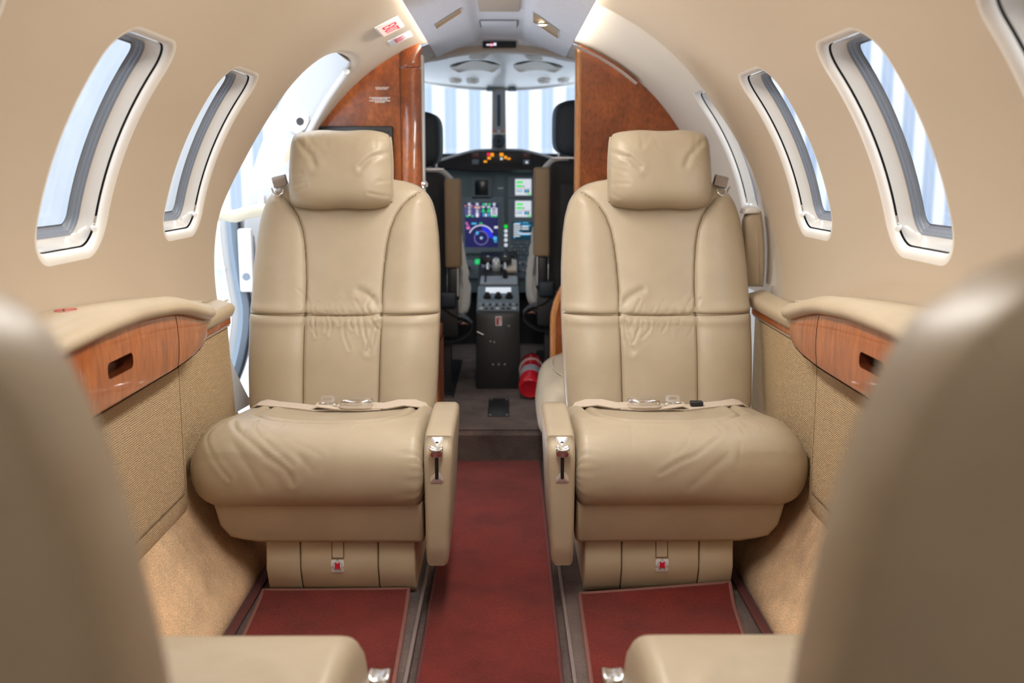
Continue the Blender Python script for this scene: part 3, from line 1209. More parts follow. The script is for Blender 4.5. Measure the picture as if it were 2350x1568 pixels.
W_TAB = [(.34, .236), (.38, .243), (.45, .247), (.60, .251), (.72, .249), (.80, .244), (.85, .237), (.89, .226), (.915, .211), (.935, .188), (.948, .155), (.956, .110), (.960, .06)]
SEAM_UP = [(.605, .100), (.66, .100), (.72, .103), (.78, .109), (.82, .117), (.855, .130), (.88, .147), (.90, .168), (.915, .190), (.926, .212)]


def hw(z):
    return sum(interp(z + .008 * k, W_TAB) for k in range(-1, 2)) / 3


def seam_i(z):
    if z < .605:
        return .097 + .003 * (z - .37) / .23
    return interp(z, SEAM_UP)


def back_d(z):
    return .452 + .385 * (z - .37) - .012 * math.exp(-((z - .52) / .10) ** 2)


SEAT_BACK_T = .052


def build_seat(cx, y0, sx, sy, label, far, creases, puckers, arm_z=0.0, rec=0.0):
    root = thing('cabin_seat', label, 'seat', (cx, y0, 0), 'beige leather club seats')
    fl = sx * sy < 0

    def L(i, d, z):
        if not far:
            d, z = near_shape(d, z)
        return (cx + sx * i, y0 + sy * d, z)

    def near_shape(d, z):            # these two are slid out and set more upright
        k = min(1, max(0, (d - .40) / .05))
        zz = z + (.004 if .24 < z < .45 and d < .48 else 0)
        return (.4 - (.4 - d) * 1.3 if d < .4 else d + k * (.045 + max(0, z - .42) * rec)), zz

    def put(name, vf, m, parent=None, sharp=50, label=None):
        return obj(name, ([L(*v) for v in vf[0]], vf[1]), m, parent or root, sharp, flip=fl, label=label)
    # ---- cushion
    prof = [(.30, .247), (.15, .246), (.07, .247), (.030, .256), (.008, .282), (.000, .322), (.006, .362), (.026, .393), (.062, .412), (.105, .419), (.15, .4195), (.20, .412), (.28, .400), (.38, .386), (.455, .376), (.47, .365), (.47, .30), (.44, .25)]
    NP = 190 if far else 70
    NI = 170 if far else 60
    pr = np.array(dense(prof, NP, True))
    cen = np.array([.20, .33])
    seg = np.linalg.norm(np.diff(pr, axis=0, append=pr[:1]), axis=1)
    kc = int(np.argmin(np.abs(pr[:, 0] - .115) + (pr[:, 1] < .40) * 9))
    s_arc = np.zeros(len(pr))          # arc length in front of the top seam (positive going down the front)
    acc = 0
    for k in range(kc, 0, -1):
        acc += seg[k - 1]
        s_arc[k - 1] = acc
    acc = 0
    for k in range(kc, len(pr) - 1):
        acc += seg[k]
        s_arc[k + 1] = -acc
    ia, ib = -.267, .250
    us = np.linspace(-1, 1, NI)
    us = np.sign(us) * (1 - (1 - np.abs(us)) ** 1.0)
    II = (ia + ib) / 2 + (ib - ia) / 2 * np.sin(us * PI / 2) * .35 + (ib - ia) / 2 * us * .65
    P = []
    UV = []
    for i in II:
        if i < 0:
            t = max(0, (ia + .085 - i) / .085)
            q = (1 - min(1, t) ** 2.3) ** (1 / 2.3)
        else:
            t = max(0, (i - (ib - .032)) / .032)
            q = (1 - min(1, t) ** 2.6) ** (1 / 2.6)
        qz = .12 + .88 * q
        qd = .62 + .38 * q if i < 0 else .90 + .10 * q
        d = cen[0] + (pr[:, 0] - cen[0]) * qd
        z = cen[1] + (pr[:, 1] - cen[1]) * qz
        # a shallow saddle across the top
        z = z - .006 * np.exp(-((i - .02) / .10) ** 2) * (pr[:, 1] > .38) * np.clip((pr[:, 0] - .11) / .05, 0, 1)
        # fullness on the outboard side
        z = z + .006 * np.exp(-((i + .17) / .08) ** 2) * (pr[:, 1] > .37)
        P.append(np.stack([np.full(len(pr), i), d, z], 1))
        UV.append(np.stack([np.full(len(pr), i), s_arc], 1))
    P = np.array(P)
    UV = np.array(UV)
    # outward normals by finite differences
    du = np.gradient(P, axis=0)
    dv = np.roll(P, -1, 1) - np.roll(P, 1, 1)
    N = np.cross(dv, du)
    N /= np.maximum(1e-9, np.linalg.norm(N, axis=2, keepdims=True))
    out = P - np.array([0, cen[0], cen[1]])
    sg = np.sign((N[..., 1:] * out[..., 1:]).sum(2, keepdims=True))
    N *= np.where(sg == 0, 1, sg)
    flat = UV.reshape(-1, 2)
    disp = np.zeros(len(flat))
    # sewn-in seat panel: seam along the crest, turning back at its ends
    sp = [(-.165, -.34), (-.150, -.10), (-.125, -.035), (-.09, -.012), (-.03, .0), (.08, 0), (.13, -.012), (.165, -.04), (.19, -.12), (.20, -.34)]
    sp = dense(sp, 60)
    dd = dist_poly(flat, sp)
    disp -= .0055 * np.exp(-(dd / .0045) ** 2)
    disp += .004 * np.exp(-((dd - .016) / .012) ** 2)
    if far:
        for poly, dep, sgm in creases:
            dd = dist_poly(flat, dense(poly, 24))
            disp -= dep * .50 * np.exp(-(dd / (sgm * .62)) ** 2)
            disp += dep * .50 * np.exp(-((dd - 2.9 * sgm) / (2.2 * sgm)) ** 2)
        rr = random.Random(int(1000 + cx * 100))
        for k in range(22):          # fine cracks fanning from the crest
            i0, s0 = rr.uniform(-.20, .17), rr.uniform(-.01, .05)
            a0, l0 = rr.uniform(-.5, .5) - 1.2 * i0, rr.uniform(.02, .06)
            poly = [(i0, s0), (i0 + l0 * .5 * a0, s0 + l0 * .5), (i0 + l0 * (a0 + rr.uniform(-.3, .3)), s0 + l0)]
            disp -= rr.uniform(.0004, .0009) * np.exp(-(dist_poly(flat, poly) / .0018) ** 2)
        for k in range(26):          # gathers beside the armrest
            s0 = .005 + .235 * k / 26 + rr.uniform(-.004, .004)
            ln_ = rr.uniform(.03, .085)
            poly = [(.247, s0), (.247 - ln_ * .5, s0 + rr.uniform(-.004, .004)), (.247 - ln_, s0 + rr.uniform(-.010, .010))]
            dd = dist_poly(flat, poly)
            disp -= rr.uniform(.0012, .0026) * np.exp(-(dd / .0034) ** 2) * np.clip((flat[:, 0] - .247 + ln_) / ln_, 0, 1)
    P = P + N * disp.reshape(P.shape[0], P.shape[1], 1)
    rows = [[tuple(v) for v in r_] for r_ in P]
    cu = put('cushion', loft(rows, True, True, True), LEATHER)
    # ---- shroud below the cushion
    pts = [(-.155, .168), (-.185, .176), (-.205, .205), (-.214, .262), (.244, .262), (.244, .166), (.236, .160), (-.120, .162)]
    bm_ = prism(pts, 'y', .036, .40, .010, 3)

    def shr(i, d, z):
        return (i, d + (.24 - z) * .22 if d < .1 else d, z)
    put('shroud', xf(bm_, shr), LEATHER_DK)
    # ---- life vest box at the foot
    w0, w1 = -.112, .222
    pf = [(.078, .175), (.070, .120), (.066, .098), (.084, .048), (.098, .030), (.40, .030), (.40, .175)]

    def box3(a, b):
        return prism(pf, 'x', a, b, .004, 2)
    pe = put('foot_box', box3(w0, w0 + .0755), PLEATHER)
    put('center_flap', box3(w0 + .0775, w0 + .2495), PLEATHER, pe)
    put('end_flap', box3(w0 + .2515, w1), PLEATHER, pe)
    put('gap_backing', rbox(w0 + .01, w1 - .01, .10, .38, .035, .17, .002), SEAM, pe)

    def onbox(u, z, e=0.0):            # point on the sloping front of the box
        d = interp(z, [(.048, .084), (.098, .066), (.120, .070), (.175, .078)])
        return (u, d - e, z)
    ucx = w0 + .163 - .002
    put('pull_tab', loft([[onbox(ucx - .012, .122, .0026), onbox(ucx + .012, .122, .0026)], [onbox(ucx - .012, .158, .0026), onbox(ucx + .012, .158, .0026)]]), PLEATHER, pe)
    tb = [tube([onbox(a, b, .0016), onbox(c, d_, .0016)], .0011, 6) for a, b, c, d_ in ((ucx - .013, .121, ucx + .013, .121), (ucx - .013, .121, ucx - .013, .160), (ucx + .013, .121, ucx + .013, .160))]
    put('tab_outline', join(*tb), SEAM, pe)
    q = [(u, z) for u, z in rrect(ucx - .001, .102, .029, .030, .004, 3)]
    sk_ = put('vest_sticker', loft([[onbox(u, z, .0018) for u, z in q], [onbox(ucx - .001 + (u - ucx + .001) * .01, .102 + (z - .102) * .01, .0018) for u, z in q]], True), STK, pe, label='white sticker with a red life vest figure')
    vs = [(-.0055, .0085), (-.0045, .0088), (-.001, .006), (.001, .006), (.0045, .0088), (.0055, .0085), (.006, -.0045), (.0045, -.006), (-.0045, -.006), (-.006, -.0045)]
    put('red_vest', loft([[onbox(ucx - .001 + a, .103 + b, .0024) for a, b in vs], [onbox(ucx - .001 + a * .02, .103 + b * .02, .0024) for a, b in vs]], True), REDS, sk_)
    lines = [[(-.006, .008), (-.0105, .001), (-.007, -.005)], [(.006, .008), (.0105, .001), (.007, -.005)], [(-.004, -.006), (-.006, -.011)], [(.004, -.006), (.006, -.011)],
             [(.0028 * math.cos(k), .0115 + .0026 * math.sin(k)) for k in np.linspace(0, 2 * PI, 9)]]
    put('figure', join(*[tube([onbox(ucx - .001 + a, .103 + b, .0022) for a, b in ln_], .00035, 4) for ln_ in lines]), INK, sk_)
    # ---- inboard armrest
    ap = [(.010, .135), (.000, .16), (-.006, .25), (-.008, .35), (-.004, .385), (.018, .410), (.045, .421), (.28, .424), (.315, .418), (.335, .398), (.34, .36), (.32, .20), (.25, .15), (.04, .122)]
    ap = [(a, b + arm_z * min(1, max(0, (b - .12) / .28))) for a, b in dense(ap, 60, True)]
    bm_ = prism(ap, 'x', .250, .313, .013, 4)

    def armf(i, d, z):
        t = min(1, max(0, (z - .12) / (.30 + arm_z)))
        k = (i - .2815) / .0315
        return (.2815 - .006 * (1 - t) + k * (.0235 + .008 * t), d, z)
    ar = put('armrest', xf(bm_, armf), LEATHER)
    # lever plate and recline lever
    az = arm_z

    def onarm(u, z, e=0.0):
        d = interp(z - az, [(.135, .010), (.16, 0), (.25, -.006), (.35, -.008), (.385, -.004), (.410, .018)])
        return (u, d - e, z)
    lc = .2785 if far else .256
    if far:
        outl = rrect(lc, .367, .0275, .094, .004, 4)
        lip = loft([[onarm(u, z, -.001) for u, z in outl], [onarm(u, z, .0022) for u, z in outl], [onarm(lc + (u - lc) * .90, .367 + (z - .367) * .97, .0030) for u, z in outl],
                    [onarm(lc + (u - lc) * .01, .367 + (z - .367) * .70, .0030) for u, z in outl]], True)
        pt = put('lever_plate', lip, STEEL, ar, 40)
        so = rrect(lc, .357, .0075, .058, .0037, 5)
        put('lever_slot', loft([[onarm(u, z, .0034) for u, z in so], [onarm(lc + (u - lc) * .01, .357 + (z - .357) * .3, .0034) for u, z in so]], True), SLOT, pt)
        hz = .393
        put('lever_hole', lathe([(.0038, 0), (.0037, .0004), (0, .0004)], onarm(lc, hz + .0095, .0030), (0, -1, 0), 12), SLOT, pt)
    else:
        hz = .337 - .035
    # thumb cap: dished on top, rounded below
    cd0 = (onarm(lc, .37)[1] - .013) if far else -.020
    cap = superq((lc, cd0, hz), (.0150, .0135, .0150), .55, .45, 32, 20)

    def dish(i, d, z):
        t = (i - lc) / .0150
        q = max(0.0, (z - hz) / .0150)
        k = max(0.0, (hz - z) / .0150)
        return (i * 1.0 - t * .0035 * k * k, d - .006 * q * q * 0 + .004 * k, z - .0085 * (1 - t * t) * q ** 1.5)
    put('recline_lever', xf(cap, dish), SATIN, ar, 60)
    if far:
        put('lever_neck', tube([(lc, cd0, hz - .004), (lc, cd0 + .02, hz - .006)], .0036, 10), SATIN, ar)
    if not far:
        put('lever_stem', tube([(lc, -.018, hz - .006), (lc, -.012, hz - .025), (lc, -.002, hz - .05)], .0038, 10), CHROME, ar)
    # ---- back rest
    NR, NC = (190, 170) if far else (80, 70)
    zs = np.concatenate([np.linspace(.345, .93, NR - 14), np.linspace(.93, .9615, 15)[1:]])
    aa = np.linspace(-1, 1, NC)
    aa = np.sign(aa) * (1 - (1 - np.abs(aa)) ** 1.25)
    T2 = SEAT_BACK_T

    def front(i, z):
        w_ = hw(z)
        a = min(1, abs(i) / w_)
        sm = seam_i(z)
        d = back_d(z)
        edge = T2 * .9 * (1 - (1 - a ** 5) ** .2) if a < 1 else T2
        if abs(i) > sm and sm < w_:
            t = (abs(i) - sm) / max(.01, w_ - sm)
            d -= .016 * math.sin(PI * min(1, t) ** .8) ** .8 * min(1, (w_ - sm) / .06)
        elif abs(i) <= sm:
            d -= .007 * math.cos(PI / 2 * i / sm) ** .7 if abs(i) < sm else 0
        return d + edge
    top_z, tr = .9615, .060
    bot_z, br = .345, .035
    F3 = np.zeros((len(zs), NC, 3))
    for r_, z in enumerate(zs):
        w_ = hw(z)
        tk = 1.0
        if z > top_z - tr:
            tk = math.sqrt(max(0, 1 - ((z - top_z + tr) / tr) ** 2.4))
        if z < bot_z + br:
            tk = math.sqrt(max(0.02, 1 - ((bot_z + br - z) / br) ** 2))
        mid = back_d(z) + T2
        for c, a in enumerate(aa):
            i = a * w_
            F3[r_, c] = (i, mid - (mid - front(i, z)) * tk, z)
    pts2 = F3[..., [0, 2]].reshape(-1, 2)
    disp = np.zeros(len(pts2))
    cols = [([(sg * seam_i(z), z) for z in np.linspace(.345, .604, 20)]) for sg in (-1, 1)]
    ups = [[(sg * seam_i(z), z) for z in np.linspace(.605, .926, 50)] for sg in (-1, 1)]
    hs = [(-.27, .607), (-.1, .604), (0, .601), (.1, .604), (.27, .606)]
    for poly, dep, sgm in [(c, .0045, .0028) for c in cols] + [(u_, .0050, .0030) for u_ in ups] + [(hs, .0060, .0034)]:
        dd = dist_poly(pts2, poly)
        disp += dep * np.exp(-(dd / sgm) ** 2)
    # soft roll either side of the cross seam
    dz = pts2[:, 1] - .604
    disp -= .0035 * np.exp(-((np.abs(dz) - .015) / .012) ** 2)
    if far:
        for poly, dep, sgm in puckers:
            dd = dist_poly(pts2, dense(poly, 16))
            disp += dep * np.exp(-(dd / sgm) ** 2)
            disp -= dep * .6 * np.exp(-((dd - 2.4 * sgm) / (1.4 * sgm)) ** 2)
    tkmask = np.array([1.0 if z < top_z - .02 else .3 for z in zs]).repeat(NC)
    F3[..., 1] += (disp * tkmask).reshape(len(zs), NC)
    rows = []
    for r_, z in enumerate(zs):
        w_ = hw(z)
        tk = 1.0
        if z > top_z - tr:
            tk = math.sqrt(max(0, 1 - ((z - top_z + tr) / tr) ** 2.4))
        mid = back_d(z) + T2
        row = [tuple(p) for p in F3[r_]]
        for k in range(1, 24):
            a = math.cos(PI * k / 24)
            a = math.copysign(abs(a) ** .5, a)
            row.append((a * w_, mid + tk * T2 * (1 - abs(a) ** 5) ** .2, z))
        rows.append(row)
    bk = put('backrest', loft(rows, True, True, True), LEATHER)
    if far:
        thr = []
        for poly, dep in [(c, .0045) for c in cols] + [(u_, .0050) for u_ in ups] + [([(x, 0.6066 - .0054 * math.cos(min(1, abs(x) / .27) * PI / 2)) for x in np.linspace(-.246, .246, 40)], .0060)]:
            thr.append(tube([(i, front(i, z) + dep - .0030, z) for i, z in poly if .36 < z < .885], .0011, 6))
        for t_ in thr:
            put('seam', t_, SEAM, bk)
        for sg in (-1, 1):
            ds = []
            for o_ in (-.0048, .0048):
                z = .40
                while z < .596:
                    i = sg * seam_i(z) + o_
                    e = front(i, z) + .0055 * math.exp(-(abs(o_) / .0038) ** 2) - .0003
                    e2 = front(i, z + .0045) + .0055 * math.exp(-(abs(o_) / .0038) ** 2) - .0003
                    ds.append(([(i - .0006, e, z), (i + .0006, e, z), (i + .0006, e2, z + .0045), (i - .0006, e2, z + .0045)], [(0, 1, 2, 3)]))
                    z += .0072
            put('stitching', join(*ds), STITCH, bk)
    # ---- head pillow
    hi, hz_, hd = -.015, .979, back_d(.979) - .022
    NU, NV = (80, 60) if far else (36, 28)
    rows_f = []
    cr_ = []
    rr = random.Random(int(cx * 1000) + 5)
    for k in range(7):
        v0 = rr.uniform(-.9, .8)
        cr_.append(([(.135, hz_ + v0 * .09), (.135 - rr.uniform(.02, .07), hz_ + v0 * .09 + rr.uniform(-.03, .03))], rr.uniform(.0005, .0013), .0035))
    for k in range(6):
        v0 = rr.uniform(-.9, .9)
        cr_.append(([(-.155, hz_ + v0 * .09), (-.155 + rr.uniform(.02, .06), hz_ + v0 * .09 + rr.uniform(-.03, .03))], rr.uniform(.0005, .0013), .0035))
    for k in range(5):
        v0 = rr.uniform(-.8, .8)
        cr_.append(([(hi + v0 * .12, hz_ + .10), (hi + v0 * .12 + rr.uniform(-.03, .03), hz_ + .06)], rr.uniform(.0005, .0014), .005))
    cr_.append(([(.115, hz_ + .045), (.07, hz_ + .03), (.045, hz_ + .005)], .0028, .006))
    cr_.append(([(-.12, hz_ + .07), (-.085, hz_ + .035), (-.075, hz_ + .01)], .0028, .007))
    grid_ = np.zeros((NV + 1, NU + 1, 3))
    for b in range(NV + 1):
        v = -1 + 2 * b / NV
        v = math.copysign(1 - (1 - abs(v)) ** 1.4, v)
        for a in range(NU + 1):
            u = -1 + 2 * a / NU
            u = math.copysign(1 - (1 - abs(u)) ** 1.4, u)
            pin = 1 - .045 * (abs(u) ** 6) * (1 - abs(v) ** 2) * 0
            hwid = .139 * (1 - .035 * max(0, v)) * (1 - .075 * abs(v) ** 7)
            hht = .104 * (1 - .09 * abs(u) ** 7) * (1 - .012 * math.cos(7 * u + cx))
            t = .064 * max(0.0, (1 - abs(u) ** 5) * (1 - abs(v) ** 4)) ** .5
            grid_[b, a] = (hi + u * hwid, -t, hz_ + v * hht + .004 * u * 0 - .004 * (sx * u + 0) * 0)
    p2 = grid_[..., [0, 2]].reshape(-1, 2)
    dsp = np.zeros(len(p2))
    for poly, dep, sgm in cr_:
        dd = dist_poly(p2, poly)
        dsp += dep * np.exp(-(dd / sgm) ** 2) - .5 * dep * np.exp(-((dd - 2.2 * sgm) / (1.3 * sgm)) ** 2)
    thick = np.clip(-grid_[..., 1] / .03, 0, 1)
    fr = grid_.copy()
    fr[..., 1] += dsp.reshape(NV + 1, NU + 1) * thick
    bk_ = grid_.copy()
    bk_[..., 1] *= -.7
    lean = lambda p: (p[0], hd + .22 * (p[2] - hz_) + p[1], p[2])
    a_ = loft([[lean(p) for p in r_] for r_ in fr])
    b2 = loft([[lean(p) for p in r_] for r_ in bk_])
    b2 = (b2[0], [tuple(reversed(f)) for f in b2[1]])
    hp_ = put('head_pillow', join(a_, b2), LEATHER, None, 75)
    zz_ = np.linspace(-.096, .098, 24)
    put('piping', tube([lean((hi + .1375 * (1 - .035 * max(0, q / .104)) * (1 - .075 * abs(q / .104) ** 7), .003 * math.sin(q * 60), hz_ + q)) for q in zz_ * .88], .0030, 8), LEATHER, hp_)
    put('mount_strap', rbox(hi - .05, hi + .05, hd + .01, hd + .055, hz_ - .06, hz_ + .02, .008), LEATHER_DK, hp_)
    # ---- shoulder belt guide on the outboard shoulder
    gz, gi = .930, -.186
    gd = back_d(gz) + .012
    rows = []
    g_ = put('belt_guide', tube([(gi + .014, gd - .010, gz - .004), (gi + .012, gd - .016, gz - .012), (gi + .004, gd - .019, gz - .020), (gi - .006, gd - .019, gz - .021), (gi - .014, gd - .017, gz - .013), (gi - .018, gd - .010, gz - .004), (gi - .024, gd - .002, gz + .002)], .0026, 8), CHROME)
    put('shoulder_strap', ribbon([(gi + .006, gd - .014, gz + .004), (gi + .002, gd - .012, gz + .018), (gi - .003, gd, gz + .028), (gi - .005, gd + .03, gz + .030), (gi - .006, gd + .06, gz + .010), (gi - .006, gd + .085, gz - .08)], (1, 0, .25), .034, .007), STRAPG, g_, 40)
    # ---- lap belt lying in the crook of the seat
    zc2 = .397
    b1 = put('lap_belt', join(
        ribbon([(.225, .445, .380), (.20, .430, .390), (.16, .415, .396), (.12, .40, .391), (.085, .398, .393)], (.1, 1, .12), .042, .0028),
        ribbon([(-.215, .435, .384), (-.19, .41, .398), (-.15, .40, .396), (-.10, .40, .391), (-.05, .385, .3885), (0, .395, .3895), (.06, .39, .388), (.11, .395, .389)], (.05, 1, .06), .042, .0028),
        ribbon([(-.055, .39, .393), (-.04, .385, .399), (-.02, .385, .396), (.0, .39, .392)], (0, 1, .1), .040, .0028)), STRAP, None, 40)
    put('buckle', superq((.052, .392, .4035), (.041, .024, .0115), .62, .75, 36, 18), CHROME, b1, 70)
    put('buckle_pad', superq((.050, .392, .393), (.042, .024, .005), .4, .6, 28, 10), STRAP, b1, 70)
    tg = rrect(-.022, .4105, .036, .018, .007, 5)
    ti = rrect(-.022, .4105, .020, .005, .0024, 5)
    tr = loft([[(u, .392 + (z - .399) * .4 - .002, z) for u, z in tg], [(u, .392 + (z - .399) * .4 - .002, z) for u, z in ti],
               [(u, .392 + (z - .399) * .4 + .002, z) for u, z in ti], [(u, .392 + (z - .399) * .4 + .002, z) for u, z in tg], [(u, .392 + (z - .399) * .4 - .002, z) for u, z in tg]], True)
    put('tongue', join(tr, rbox(-.044, .002, .382, .398, .394, .4025, .003)), CHROME, b1, 40)
    if not far or sx < 0:
        put('end_clip', rbox(-.098, -.066, .385, .405, .392, .404, .003), BLACK, b1)
    return root


# creases of the two aft-facing seats, in (lateral, distance down the front from the crest seam)
CR_L = [([(-.19, .0), (-.215, .03), (-.225, .06), (-.215, .10), (-.19, .14), (-.165, .17)], .0022, .0030),
        ([(-.18, .005), (-.165, .05), (-.135, .085), (-.09, .12), (-.045, .15), (-.03, .18)], .0034, .0042),
        ([(-.13, .004), (-.128, .035), (-.11, .07), (-.075, .105), (-.03, .14)], .0030, .0036),
        ([(-.06, .006), (-.066, .04)], .0016, .0024), ([(0, .003), (-.03, .028)], .0012, .0022),
        ([(.065, .002), (.08, .025), (.083, .045)], .0014, .0022), ([(.105, .006), (.145, .045)], .0012, .0022),
        ([(-.20, -.005), (-.235, .012), (-.25, .03)], .0018, .003), ([(-.03, .09), (.0, .105), (.03, .12)], .0014, .0032),
        ([(-.16, .10), (-.12, .15), (-.10, .19)], .0022, .006), ([(-.02, .12), (.01, .15)], .0016, .005)]
CR_R = [([(-.06, .004), (-.056, .022), (-.012, .055), (.012, .10), (.03, .115)], .0018, .0026),
        ([(-.062, .02), (-.072, .066), (-.018, .115), (.035, .14), (.07, .16)], .0026, .0034),
        ([(-.112, .012), (-.117, .034), (-.121, .075)], .0016, .0024), ([(-.112, .03), (-.075, .062), (-.04, .075)], .0014, .0026),
        ([(.012, .003), (-.003, .046), (.01, .078)], .0014, .0022), ([(-.14, .002), (-.165, .046), (-.15, .075)], .0012, .0022),
        ([(.10, .006), (.098, .03)], .0010, .002), ([(-.08, .12), (-.03, .16), (.0, .19)], .002, .006), ([(-.11, .09), (-.10, .14)], .0012, .005)]


def puck(seed, bias):
    rr = random.Random(seed)
    out = []
    for k in range(11):
        i = -.085 + .17 * k / 10 + rr.uniform(-.006, .006)
        ln_ = rr.uniform(.02, .075) * (1.1 if i * bias > 0 else .7)
        out.append(([(i, .598), (i + rr.uniform(-.004, .012) * bias, .598 - ln_ * .5), (i + rr.uniform(0, .022) * bias, .598 - ln_)], rr.uniform(.0007, .0018), rr.uniform(.0020, .0030)))
    for k in range(9):
        i = -.09 + .18 * k / 8 + rr.uniform(-.006, .006)
        ln_ = rr.uniform(.015, .06)
        out.append(([(i, .610), (i - .008 * bias, .610 + ln_ * .5), (i + (-.03 if rr.random() < .6 else .012) * bias * ln_ / .05, .610 + ln_)], rr.uniform(.0005, .0014), rr.uniform(.0022, .0034)))
    out.append(([(bias * .095, .618), (bias * .075, .645), (bias * .04, .665)], .0026, .008))
    out.append(([(bias * .088, .585), (bias * .080, .545), (bias * .070, .515)], .0020, .006))
    return out


build_seat(-.410, 2.05, 1, 1, 'beige leather seat facing the camera beside the entry doorway, black monitor behind its pillow', True, CR_L, puck(3, 1))
build_seat(.414, 2.05, -1, 1, 'beige leather seat facing the camera on the right, before the plain wood bulkhead', True, CR_R, puck(8, 1))
build_seat(-.410, 1.09, 1, -1, 'blurred nearest beige leather seat seen from behind in the lower left corner', False, [], [], -.125, -.17)
build_seat(.414, 1.09, -1, -1, 'blurred nearest beige leather seat seen from behind in the lower right corner', False, [], [], -.125, -.17)

# ------------------------------------------------------------------ side-facing seat and divider ahead of the right seat
js = thing('bench_seat', 'side-facing beige seat cushion showing between the aisle and the right seat', 'seat', (.38, 3.15, .114))


def jsq(x, y, z):
    return (x + .02 * math.sin((z - .2) * 9), y, z + .006 * math.sin(y * 16))


obj('cushion', xf(superq((.40, 3.13, .262), (.292, .31, .118), .55, .38, 64, 40), jsq), LEATHER, js, 75)
obj('cushion_base', rbox(.15, .66, 2.86, 3.44, .112, .20, .02), LEATHER_DK, js)
for k, (a, b) in enumerate(((.62, 0), (.80, 0))):
    ring = []
    for q in range(30):
        t = -PI / 2 + PI * q / 29
        ring.append((.40 - .293 * a * math.cos(t) ** .6 if math.cos(t) > 0 else .40, 3.13 + .30 * math.sin(t) * (.9 + .1 * k), .262 + .119 * (1 - a ** 3.6) ** .28))
    obj('welt', tube(ring, .0022, 6), LEATHER_DK, js)
obj('buckle_plate', rbox(.205, .212, 2.86, 2.90, .30, .40, .003), CHROME, js)

dv = thing('divider_panel', 'olive beige upholstered divider with a pale cap between the ledge and slim window', 'panel', (.60, 2.75, .60))
pts = [(.668, .66), (.668, .84), (.674, .858), (.685, .866), (.700, .868)] + [(.729 * math.sin(math.radians(t)), ZC + .729 * math.cos(math.radians(t))) for t in (78, 82, 86, 90, 94)] + [(.727, .66)]
obj('pad', prism(pts, 'y', 2.722, 2.775, .012, 3), LEATHER_DK, dv)
obj('cap', prism([(.664, .860), (.668, .874), (.68, .880), (.69, .880), (.703, .876), (.706, .862)], 'y', 2.715, 2.785, .006, 3), WHITEP, dv)

# ------------------------------------------------------------------ bulkheads to the cockpit
pr_ = thing('bulkhead', 'cherry wood bulkhead on the right of the cockpit opening', 'bulkhead', (.45, 3.58, .114), 'cherry wood bulkheads', 'structure')
edge_r = [(.262, 1.404), (.262, 1.20), (.262, .90), (.262, .68), (.255, .64), (.238, .60), (.215, .560), (.196, .52), (.185, .48), (.180, .44), (.180, .30), (.180, .114)]
edge_r = dense(edge_r, 60)
arc = [(.755 * math.sin(math.radians(t)), ZC + .755 * math.cos(math.radians(t))) for t in range(118, 20, -3)]
obj('wood_panel', prism(edge_r + [(.60, .114)] + arc, 'y', 3.570, 3.605), BURL_D, pr_)
rows = []
for k, (x, z) in enumerate(edge_r):
    a = Vector(edge_r[max(0, k - 1)])
    b = Vector(edge_r[min(len(edge_r) - 1, k + 1)])
    t = (b - a).normalized()
    nx, nz = -t.y, t.x            # into the panel
    if nx < 0:
        nx, nz = -nx, -nz
    rows.append([(x + nx * e, y, z + nz * e) for e, y in ((.017, 3.567), (.004, 3.563), (-.002, 3.568), (-.003, 3.585), (-.002, 3.606), (.004, 3.611), (.017, 3.607))])
obj('edge_band', loft(rows, True, True, True), WOOD_EDGE, pr_, 60, label='lighter orange edge band')
pc = thing('placard', 'pale placard with small dark print on the right wood bulkhead, half behind the seat', 'sign', (.35, 3.565, .86))
obj('plate', prism(rrect(.365, .895, .118, .070, .008, 4), 'y', 3.5655, 3.5695), STK, pc)
obj('lettering', join(*[rbox(.318, .318 + w_, 3.5648, 3.5656, z - .0016, z + .0016, 0) for w_, z in ((.07, .920), (.018, .911), (.05, .899), (.08, .889), (.06, .879))]), INK, pc)

pl_ = thing('bulkhead', 'glossy cherry wood cabinet front left of the cockpit opening, with small white print', 'bulkhead', (-.45, 3.47, .114), 'cherry wood bulkheads', 'structure')
arcL = [(-.742 * math.sin(math.radians(t)), ZC + .742 * math.cos(math.radians(t))) for t in range(29, 119, 3)]
obj('wood_panel', prism([(-.3405, .114), (-.3405, 1.374)] + arcL + [(-.60, .114)], 'y', 3.452, 3.49), BURL, pl_)


def column(z0, z1, r=.036):
    c = [(-.3385, 3.49), (-.3385, 3.452)] + [(-.3385 + .070 * (.5 - .5 * math.cos(a)), 3.452 - .018 * math.sin(a) ** .8) for a in [PI * k / 14 for k in range(1, 15)]] + [(-.2685, 3.49)]
    return prism(c, 'z', z0, z1, .003, 2)


obj('column', column(.114, 1.3165), BURL, pl_, 50)
obj('column_cap', xf(column(1.3185, 1.395), lambda x, y, z: (x, y + (.012 * max(0, (z - 1.36) / .035) ** 2), z)), BURL, pl_, 50)
obj('door_gap', rbox(-.342, -.337, 3.4535, 3.48, .114, 1.3185, 0), SLOT, pl_)
obj('white_edge', rbox(-.2690, -.2605, 3.455, 3.50, .114, 1.36, .003), WHITEP, pl_)
obj('catch', lathe([(.012, 0), (.012, .004), (.008, .007), (0, .008)], (-.262, 3.452, .93), (.3, -1, 0)), CHROME, pl_)
